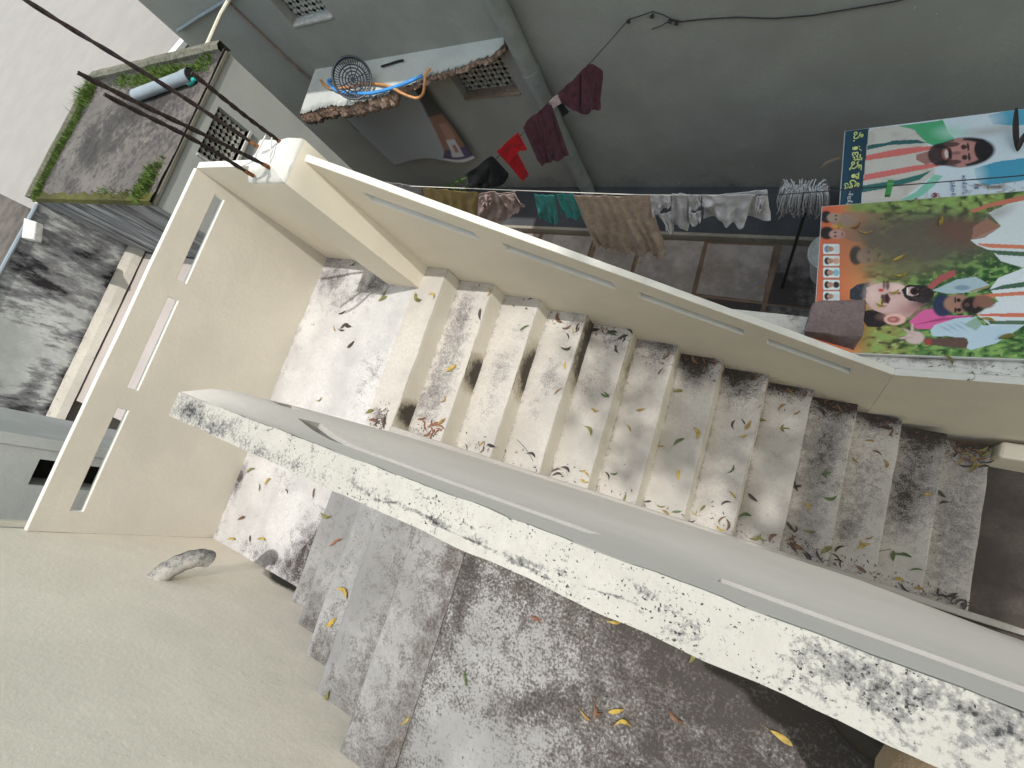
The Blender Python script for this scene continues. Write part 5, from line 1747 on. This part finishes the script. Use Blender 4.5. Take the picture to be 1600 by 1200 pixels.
# dry palm leaf blades and a peg
def blade(name, label, pix, z, w, col, group=None):
    m = MB()
    P = smooth_pts([on(u, v, 2, zz) for (u, v), zz in zip(pix, z)], 6)
    n = len(P)
    for i, p in enumerate(P):
        d = P[min(i + 1, n - 1)] - P[max(0, i - 1)]
        s = np.cross(d, [0, 0, 1]); s /= max(1e-9, np.linalg.norm(s))
        ww = w * math.sin(math.pi * min(1, (i + .4) / (n - .2))) ** .6
        m.vert(p - s * ww); m.vert(p + np.array([0, 0, -.006])); m.vert(p + s * ww)
    for i in range(n - 1):
        b = i * 3
        m.face([b, b + 1, b + 4, b + 3]); m.face([b + 1, b + 2, b + 5, b + 4])
    o = m.build(name, M[col], loc=tuple(P[0])); tag(o, label, 'palm leaf', group)
M['dry_dark'] = plain('dark_dry_leaf', (.035, .028, .025), .8)
M['dry_tan'] = plain('tan_dry_leaf', (.20, .145, .095), .8, nscale=40)
blade('palm_blade', 'dark pointed dry palm blade standing upright at the right edge of the rear hoarding', [(1590, 236), (1587, 205), (1588, 168)], [-.775, -.74, -.70], .014, 'dry_dark')
blade('palm_blade', 'shorter dark palm blade leaning right beside the upright one', [(1590, 236), (1599, 215), (1616, 196)], [-.775, -.74, -.71], .013, 'dry_dark')
blade('palm_blade', 'tan curled palm blade poking out from under the rear hoarding above the mop', [(1330, 243), (1308, 248), (1292, 254), (1281, 263)], [-.83, -.83, -.84, -.87], .010, 'dry_tan')
pg = Vector(on(1390, 291, 2, -.3))
m = MB(); m.box(pg.x - .012, pg.x + .012, pg.y - .05, pg.y + .035, pg.z - .02, pg.z + .006)
m.tube([pg + Vector((-.015, .012, .0)), pg + Vector((.015, .012, 0))], .01, 8)
o = m.build('clothes_peg', M['green_peg'], loc=tuple(pg), bevel=.003); tag(o, 'green plastic clothes peg on the line above the rear hoarding', 'clothes peg')

# ================================================================== FALLEN LEAVES
LEAF_COL = {'yellow': (.36, .25, .04), 'ochre': (.25, .15, .04), 'green': (.06, .105, .025), 'olive': (.15, .14, .03), 'brown': (.13, .06, .03), 'dark': (.035, .022, .018), 'russet': (.20, .075, .035)}
for k, c in LEAF_COL.items():
    mt, nt, b = nodes_of('leaf_' + k)
    geo = nt.nodes.new('ShaderNodeNewGeometry')
    n = tex_noise(nt, 70, 4, .6, geo.outputs['Position'])
    cc = mix_c(nt, maprange(nt, n, .4, .7), c, tuple(x * .5 for x in c))
    nt.links.new(cc, b.inputs['Base Color'])
    b.inputs['Roughness'].default_value = .6
    M['leaf_' + k] = mt
LEAF_MESH = {}
def leaf_mesh(kind, shape):
    key = (kind, shape)
    if key in LEAF_MESH: return LEAF_MESH[key]
    wid = (.0085, .0105, .0075, .0125)[shape]
    bend = (.35, .8, -.6, .12)[shape]
    curl = (.008, .016, .020, .006)[shape]
    v, f = [], []
    n = 8
    for i in range(n + 1):
        t = i / n
        x = (t - .5)
        w = wid * (math.sin(math.pi * t) ** .7) * (1.15 - .5 * t)
        cy = bend * (x * x - .25) * .09
        z = .003 + curl * (4 * x * x) * .8
        v += [(x * .085, cy - w, z + w * .45), (x * .085, cy, z), (x * .085, cy + w, z + w * .45)]
    for i in range(n):
        b = 3 * i
        f += [(b, b + 3, b + 4, b + 1), (b + 1, b + 4, b + 5, b + 2)]
    v += [(.0425, 0, .003 + curl * .8), (.058, bend * .004 + .001, .004 + curl), (.058, bend * .004 - .001, .003 + curl)]
    f.append((len(v) - 3, len(v) - 2, len(v) - 1))
    me = bpy.data.meshes.new('leaf')
    me.from_pydata(v, [], f)
    me.materials.append(M['leaf_' + kind])
    me.polygons.foreach_set('use_smooth', [True] * len(f))
    LEAF_MESH[key] = me
    return me

def locate(u, v):
    """first level surface met by a pixel's ray, and what it is called"""
    cand = []
    def test(z, x0, x1, y0, y1, nm, num):
        p = on(u, v, 2, z)
        if x0 <= p[0] <= x1 and y0 <= p[1] <= y1: cand.append((z, p, nm, num))
    for k in range(1, 13):
        test(-k * R, (k - 1) * T, k * T - .01, -W, 0, 'lower', k)
    test(0, -L, 0, YW, 0, 'landing', 0)
    for k in range(5):
        test((k + 1) * RU, XN[k], (XN[k + 1] if k < 4 else XN[4] + .2), YW, -1.22, 'upper', k + 1)
    test(ZF, XN[4] + .2, 4, YW, -1.24, 'terrace', 0)
    test(-.747, 2.05, 3.4, .06, 1.1, 'hoarding', 0)
    test(ZL - .008, 1.3, 4, .05, .3, 'ledge', 0)
    test(GZ, -1, 3.3, .1, 1.5, 'courtyard', 0)
    test(GZ, 3.2, 4, -1.1, 0, 'foot', 0)
    if not cand: return None
    return max(cand, key=lambda c: c[0])

ORD = ['', 'first', 'second', 'third', 'fourth', 'fifth', 'sixth', 'seventh', 'eighth', 'ninth', 'tenth', 'eleventh', 'twelfth']
WORD = {'yellow': 'bright yellow', 'ochre': 'ochre', 'green': 'green', 'olive': 'olive green', 'brown': 'brown', 'dark': 'dark shrivelled', 'russet': 'russet'}
LEAVES = []
def leaf(u, v, kind, size=1.0, ang=None, shape=None, lift=0.0):
    h = locate(u, v)
    if h is None: return
    z, p, nm, num = h
    shape = random.randrange(4) if shape is None else shape
    o = bpy.data.objects.new('fallen_leaf', leaf_mesh(kind, shape))
    o.location = (p[0], p[1], z + .001 + lift)
    o.rotation_euler = (random.uniform(-.12, .12), random.uniform(-.12, .12), random.uniform(0, 6.28) if ang is None else ang)
    s = size * random.uniform(.85, 1.15) * (.72 if nm == 'terrace' else 1)
    o.scale = (s, s * random.uniform(.9, 1.3), s)
    COL.objects.link(o)
    place = {'lower': 'on the lower flight, %s tread' % ORD[num], 'landing': 'on the white stair landing', 'upper': 'on the grey upper flight, %s step' % ORD[num],
             'terrace': 'on the blackened terrace floor', 'hoarding': 'lying on the front printed hoarding', 'ledge': 'on the stained compound wall top', 'courtyard': 'on the courtyard paving', 'foot': 'on the floor below the stairs'}[nm]
    if nm in ('lower', 'landing', 'upper', 'foot'):
        w0, w1 = (-W, 0) if nm == 'lower' else ((YW, 0) if nm == 'landing' else (YW, -1.2))
        f = (p[1] - w0) / (w1 - w0)
        place += [', inner end', ', inner half', ', outer half', ', outer end'][max(0, min(3, int(f * 4)))]
    elif nm in ('terrace', 'hoarding'):
        place += ', %s part' % ['left', 'middle', 'right'][max(0, min(2, int((u - (800 if nm == 'terrace' else 1280)) / (170 if nm == 'terrace' else 100))))]
    tag(o, '%s fallen leaf %s' % (WORD[kind], place), 'leaf', '%s leaves %s' % (WORD[kind], place))
    LEAVES.append(o)
A8 = lambda x, y: (600 + x / 3, 400 + y / 3)
B1 = lambda x, y: (900 + x / 2.857, 480 + y / 2.857)
Z2 = lambda x, y: (1200 + x / 2.4, 500 + y / 2.4)
Z5B = lambda x, y: (800 + x / 3, 800 + y / 3)
Z4 = lambda x, y: (400 + x / 2.609, 740 + y / 2.609)
Z3 = lambda x, y: (250 + x / 3, 580 + y / 3)
Z55 = lambda x, y: (480 + x / 6.667, 360 + y / 6.667)
SPOTS = [
    (A8, 'yellow', [(318, 525), (490, 170), (228, 190), (990, 720), (945, 1025), (938, 1055), (852, 515), (890, 352)]),
    (A8, 'ochre', [(278, 670), (462, 882), (820, 638), (170, 845), (270, 780)]),
    (A8, 'olive', [(650, 1002), (957, 822), (165, 195), (930, 1005)]),
    (A8, 'green', [(662, 342), (648, 455), (1042, 652), (735, 212), (1070, 362), (853, 432)]),
    (A8, 'dark', [(455, 275), (465, 392), (318, 705), (625, 190), (700, 203), (703, 305), (385, 897), (505, 888), (497, 925), (860, 378), (856, 428), (690, 937), (1150, 358), (1098, 437), (812, 1008), (850, 1005), (818, 1030), (912, 335), (990, 345), (1120, 385)]),
    (A8, 'russet', [(200, 800), (225, 815), (250, 830), (215, 785), (240, 790), (265, 805), (190, 770), (232, 840), (205, 828), (258, 815)]),
    (A8, 'brown', [(830, 290), (858, 330), (905, 345), (460, 905), (985, 352), (1140, 410), (180, 760), (1030, 350)]),
    (B1, 'yellow', [(86, 457), (530, 562), (458, 748), (375, 615), (697, 838), (530, 920), (650, 985), (1030, 885), (748, 573)]),
    (B1, 'ochre', [(235, 540), (290, 458), (767, 527), (922, 450), (400, 915), (985, 470)]),
    (B1, 'olive', [(455, 375), (567, 897), (932, 545), (820, 1035), (1118, 1085), (213, 853), (380, 885), (800, 1020), (825, 500), (1040, 995)]),
    (B1, 'green', [(172, 738), (460, 603), (690, 722), (452, 912), (1122, 742), (757, 938), (135, 388)]),
    (B1, 'dark', [(140, 755), (320, 868), (480, 243), (745, 512), (707, 525), (672, 878), (515, 952), (660, 1008), (790, 850), (895, 350), (870, 360), (930, 352), (985, 800), (965, 1050), (1085, 1108), (1020, 1112), (600, 240), (545, 238), (790, 310), (700, 335), (735, 325), (160, 120), (210, 140), (975, 990)]),
    (B1, 'brown', [(400, 215), (380, 290), (240, 155), (570, 285), (655, 950), (672, 970), (883, 1035), (1020, 385), (950, 380), (965, 1030), (985, 1070), (800, 305), (660, 300), (540, 235), (575, 240), (610, 245)]),
    (Z2, 'green', [(222, 575), (233, 660), (495, 882), (557, 940), (520, 880), (470, 885)]),
    (Z2, 'yellow', [(490, 980), (358, 850), (600, 660), (145, 700), (350, 840)]),
    (Z2, 'ochre', [(380, 455), (435, 540), (332, 525), (565, 1005), (375, 815), (715, 530), (760, 520), (790, 545)]),
    (Z2, 'olive', [(62, 407), (82, 268), (815, 500), (800, 480), (740, 500), (770, 555)]),
    (Z2, 'brown', [(408, 500), (348, 935), (445, 395), (460, 420), (250, 320), (275, 335), (290, 318), (225, 305), (690, 478), (720, 485), (750, 490), (780, 500), (735, 520), (760, 540), (800, 520), (100, 855), (88, 830)]),
    (Z2, 'dark', [(270, 860), (275, 915), (515, 1003), (108, 625), (650, 652), (660, 690), (240, 310), (300, 325), (380, 365), (420, 380), (440, 405), (640, 1020), (670, 1030), (700, 1048), (735, 1068), (690, 1030), (85, 775), (95, 850), (140, 890), (265, 905), (820, 530), (810, 555), (830, 505), (650, 1040), (720, 1060), (255, 890), (195, 345), (700, 500), (742, 545)]),
    (Z5B, 'yellow', [(490, 930), (525, 1000), (1262, 1057), (485, 505)]),
    (Z5B, 'ochre', [(350, 945)]),
    (Z5B, 'brown', [(385, 930), (775, 950), (405, 940)]),
    (Z5B, 'olive', [(832, 668)]),
    (Z4, 'yellow', [(355, 490), (310, 605), (612, 1000)]),
    (Z4, 'green', [(860, 835)]),
    (Z4, 'olive', [(275, 908), (292, 165)]),
    (Z4, 'russet', [(333, 285), (1145, 585), (235, 768)]),
    (Z3, 'olive', [(430, 470), (467, 545), (750, 130), (985, 190)]),
    (Z3, 'yellow', [(510, 522), (340, 790), (482, 795)]),
    (Z3, 'brown', [(725, 572), (385, 690), (1050, 235), (1000, 230)]),
    (Z3, 'dark', [(425, 785), (595, 565), (1020, 245), (1058, 240)]),
    (Z55, 'dark', [(370, 855), (475, 350), (395, 1010), (430, 995), (460, 1190), (365, 1030)]),
    (Z55, 'olive', [(820, 660), (790, 715), (1165, 700)]),
    (Z55, 'yellow', [(295, 1018), (1305, 682)]),
    (lambda x, y: (x, y), 'yellow', [(1311, 352), (1353, 362), (1404, 403), (1405, 428), (1470, 346), (1377, 476), (1396, 455), (1542, 502)]),
    (lambda x, y: (x, y), 'russet', [(1336, 352)]),
    (lambda x, y: (x, y), 'olive', [(1513, 588), (1480, 563), (1573, 527)]),
    (lambda x, y: (x, y), 'yellow', [(1000, 412), (1188, 448), (1052, 420)]),
]
for f, kind, pts in SPOTS:
    for (x, y) in pts:
        leaf(*f(x, y), kind, random.uniform(.6, .95))

# crumbs of leaf litter swept into the corners of the treads
def litter():
    m = MB()
    def bit(x, y, z, s):
        a = random.uniform(0, 6.28); b = a + random.uniform(1.5, 2.6)
        c = random.uniform(0, .6)
        p = [(x + s * math.cos(a), y + s * math.sin(a), z + .002 + s * c * .5), (x + s * .35 * math.cos(b), y + s * .35 * math.sin(b), z + .002), (x - s * math.cos(a), y - s * math.sin(a), z + .002 + s * random.uniform(0, .3)), (x - s * .35 * math.cos(b), y - s * .35 * math.sin(b), z + .003)]
        m.face([m.vert(q) for q in p], random.randrange(3))
    for k in range(1, 13):
        x0, z = (k - 1) * T, -k * R
        nfar = [0, 4, 8, 16, 24, 34, 46, 70, 40, 70, 60, 60, 90][k]
        for _ in range(nfar):
            bit(x0 + T * random.random(), -abs(random.gauss(0, .07)) - .005, z, random.uniform(.004, .014))
        for _ in range([0, 30, 14, 10, 16, 8, 10, 16, 22, 40, 30, 24, 40][k]):
            bit(x0 + T * random.random() ** .8, -W + .01 + abs(random.gauss(0, .06)), z, random.uniform(.004, .013))
        for _ in range(14):
            bit(x0 + T * random.random(), -W * random.random(), z, random.uniform(.002, .006))
    for _ in range(160):
        bit(-.06 - abs(random.gauss(0, .05)), -1.04 + random.gauss(0, .05), 0, random.uniform(.003, .010))
    for _ in range(200):
        bit(-L + .01 + abs(random.gauss(0, .25)), random.uniform(YW, -.02), 0, random.uniform(.002, .005))
    for _ in range(120):
        bit(random.uniform(-1.1, -.2), -.01 - abs(random.gauss(0, .03)), 0, random.uniform(.002, .006))
    for _ in range(200):
        bit(random.uniform(1.25, 2.2), random.uniform(YW, -1.25), ZF, random.uniform(.002, .006))
    for _ in range(160):
        bit(random.uniform(2.3, 3.2), random.uniform(.07, .26), ZL - .008, random.uniform(.003, .009))
    o = m.build('leaf_litter', [M['leaf_dark'], M['leaf_brown'], M['leaf_dark']], kind='stuff')
    tag(o, 'crumbled dark leaf litter along the edges of the treads', 'leaf litter')
litter()
for (x0_, y0_, x1_, y1_) in ((808, 687, 833, 720), (1340, 870, 1392, 858), (520, 810, 470, 860)):
    pa_, pb_2 = locate(x0_, y0_), locate(x1_, y1_)
    if pa_ and pb_2:
        free_tube('twig', 'thin dry twig ' + ({808: 'on the third tread', 1340: 'among leaves on a lower tread', 520: 'on the landing'}[x0_]), 'twig', smooth_pts([pa_[1] + np.array([0, 0, .003]), (pa_[1] + pb_2[1]) / 2 + np.array([.006, .008, .006]), pb_2[1] + np.array([0, 0, .003])], 5), .0016, 'dry_dark', 5)

# ================================================================== THE PERSON AT THE PARAPET
def skin_chain(name, mat, verts, edges, radii, parent, root=0, sub=2):
    base = origin_of(parent)
    me = bpy.data.meshes.new(name)
    me.from_pydata([tuple(Vector(v) - base) for v in verts], edges, [])
    me.materials.append(mat)
    o = bpy.data.objects.new(name, me)
    COL.objects.link(o); o.parent = parent
    s = o.modifiers.new('skin', 'SKIN'); s.use_smooth_shade = True
    for i, r_ in enumerate(radii):
        me.skin_vertices[0].data[i].radius = (r_, r_) if not isinstance(r_, tuple) else r_
        me.skin_vertices[0].data[i].use_root = (i == root)
    ss = o.modifiers.new('subdiv', 'SUBSURF'); ss.levels = sub; ss.render_levels = sub
    return o
M['tan_cloth'] = cloth_mat('tan_trouser_cloth', (.30, .225, .14), nv=.06)
M['shirt_cloth'] = cloth_mat('dark_shirt_cloth', (.06, .065, .08))
M['skin'] = plain('brown_skin', (.26, .14, .085), .55, 0, .35)
M['hair'] = plain('black_hair', (.012, .010, .009), .6)
M['shoe'] = plain('dark_shoe', (.03, .025, .02), .6)
pp = thing('person', 'person in tan trousers standing on the terrace against the pale parapet', 'person', (2.7, -1.58, ZF))
K1 = Vector((2.345, -1.352, 1.42))
V_ = [(2.80, -1.62, 1.82), (2.68, -1.54, 1.73), K1, (2.42, -1.44, 1.16), (2.46, -1.47, .99),
      (2.88, -1.68, 1.73), (2.84, -1.62, 1.38), (2.84, -1.66, 1.1), (2.85, -1.68, .99)]
skin_chain('trousers', M['tan_cloth'], V_, [(0, 1), (1, 2), (2, 3), (3, 4), (0, 5), (5, 6), (6, 7), (7, 8)], [.145, .115, .086, .075, .068, .115, .088, .075, .068], pp)
V_ = [(2.80, -1.62, 1.88), (2.81, -1.62, 2.06), (2.79, -1.61, 2.25), (2.77, -1.59, 2.34), (2.69, -1.50, 2.28), (2.66, -1.38, 2.12), (2.92, -1.72, 2.27), (2.90, -1.56, 2.08)]
skin_chain('shirt', M['shirt_cloth'], V_, [(0, 1), (1, 2), (2, 3), (2, 4), (4, 5), (2, 6), (6, 7)], [.15, .155, .15, .075, .085, .065, .085, .065], pp)
V_ = [(2.77, -1.59, 2.36), (2.76, -1.58, 2.44), (2.74, -1.565, 2.53), (2.725, -1.55, 2.62)]
hd = skin_chain('head', M['skin'], V_, [(0, 1), (1, 2), (2, 3)], [.055, .06, .085, .07], pp)
V_ = [(2.755, -1.585, 2.60), (2.75, -1.575, 2.66), (2.79, -1.605, 2.58)]
skin_chain('hair', M['hair'], V_, [(0, 1), (0, 2)], [.088, .06, .07], pp)
for (a, b, c) in (((2.66, -1.38, 2.12), (2.60, -1.35, 2.33), (2.50, -1.31, 2.46)), ((2.90, -1.56, 2.08), (2.76, -1.44, 2.32), (2.62, -1.36, 2.45))):
    av, bv, cv = Vector(a), Vector(b), Vector(c)
    d = (cv - bv).normalized(); sd = d.cross(Vector((0, 0, 1))).normalized()
    pts = [a, b, c, tuple(cv + d * .05)]
    ed = [(0, 1), (1, 2), (2, 3)]; ra = [.048, .038, .03, .034]
    for k in range(4):
        n0 = len(pts)
        o_ = sd * (k - 1.5) * .02
        pts += [tuple(cv + d * .075 + o_), tuple(cv + d * (.105 + .008 * (k in (1, 2))) + o_ - Vector((0, 0, .01))), tuple(cv + d * (.12 + .012 * (k in (1, 2))) + o_ - Vector((0, 0, .032)))]
        ed += [(3, n0), (n0, n0 + 1), (n0 + 1, n0 + 2)]; ra += [.0105, .009, .0085]
    n0 = len(pts)
    pts += [tuple(cv + d * .03 + sd * .04), tuple(cv + d * .06 + sd * .058)]
    ed += [(2, n0), (n0, n0 + 1)]; ra += [.012, .0095]
    skin_chain('forearm', M['skin'], pts, ed, ra, pp, 1, 1)
for (x, y) in ((2.46, -1.46), (2.85, -1.67)):
    m = MB()
    m.tube(smooth_pts([(x + .06, y - .02, ZF + .045), (x, y, ZF + .05), (x - .10, y + .03, ZF + .035), (x - .17, y + .05, ZF + .025)], 4), [.04, .043, .045, .045, .045, .044, .044, .043, .042, .04, .036, .03, .022], 10)
    m.build('shoe', M['shoe'], pp, smooth=True)

# ================================================================== SHADE TREE (out of view; crown placed and shaped to shade steps and courtyard)
tre = thing('unseen_shade_tree', 'tall leafy unseen tree placed so that its crown shades the lower steps', 'tree', (8.2, 2.6, GZ))
m = MB()
m.tube(smooth_pts([(8.2, -3.4, GZ), (8.1, -3.2, 2), (7.9, -2.6, 5.5), (7.4, -.6, 8.8), (6.6, 1.4, 11.2)], 6), [.26 - .0075 * i for i in range(25)], 12)
for (x, y, z) in ((4.8, 1.2, 12.0), (5.6, 3.6, 12.3), (7.9, 3.2, 12.6), (7.8, .6, 12.2), (6.3, 2.2, 13.2)):
    m.tube(smooth_pts([(7.2, -.1, 9.4), ((7.0 + x) / 2, (.2 + y) / 2, 11.0), (x, y, z)], 5), [.09 - .007 * i for i in range(11)], 8)
m.build('trunk', M['wood'], tre, smooth=True)
m = MB()
clumps = [(6.2 + 2.0 * math.cos(a) * r, 2.0 + 2.0 * math.sin(a) * r, 12.2 + random.uniform(-.7, .9)) for a, r in [(random.uniform(0, 6.28), random.random() ** .5) for _ in range(46)]]
for _ in range(26000):
    c = random.choice(clumps)
    d = Vector((random.gauss(0, 1), random.gauss(0, 1), random.gauss(0, 1))).normalized() * (random.random() ** .4)
    c = Vector(c) + Vector((d.x * .8, d.y * .8, d.z * .55))
    d = Vector((random.uniform(-1, 1), random.uniform(-1, 1), random.uniform(-.5, .2))).normalized()
    s_ = d.cross(Vector((random.uniform(-.4, .4), random.uniform(-.4, .4), 1))).normalized() * .028
    d = d * .07
    m.face([m.vert(c - d), m.vert(c + s_), m.vert(c + d), m.vert(c - s_)])
m.build('crown', M['leaf_green'], tre, kind='stuff')
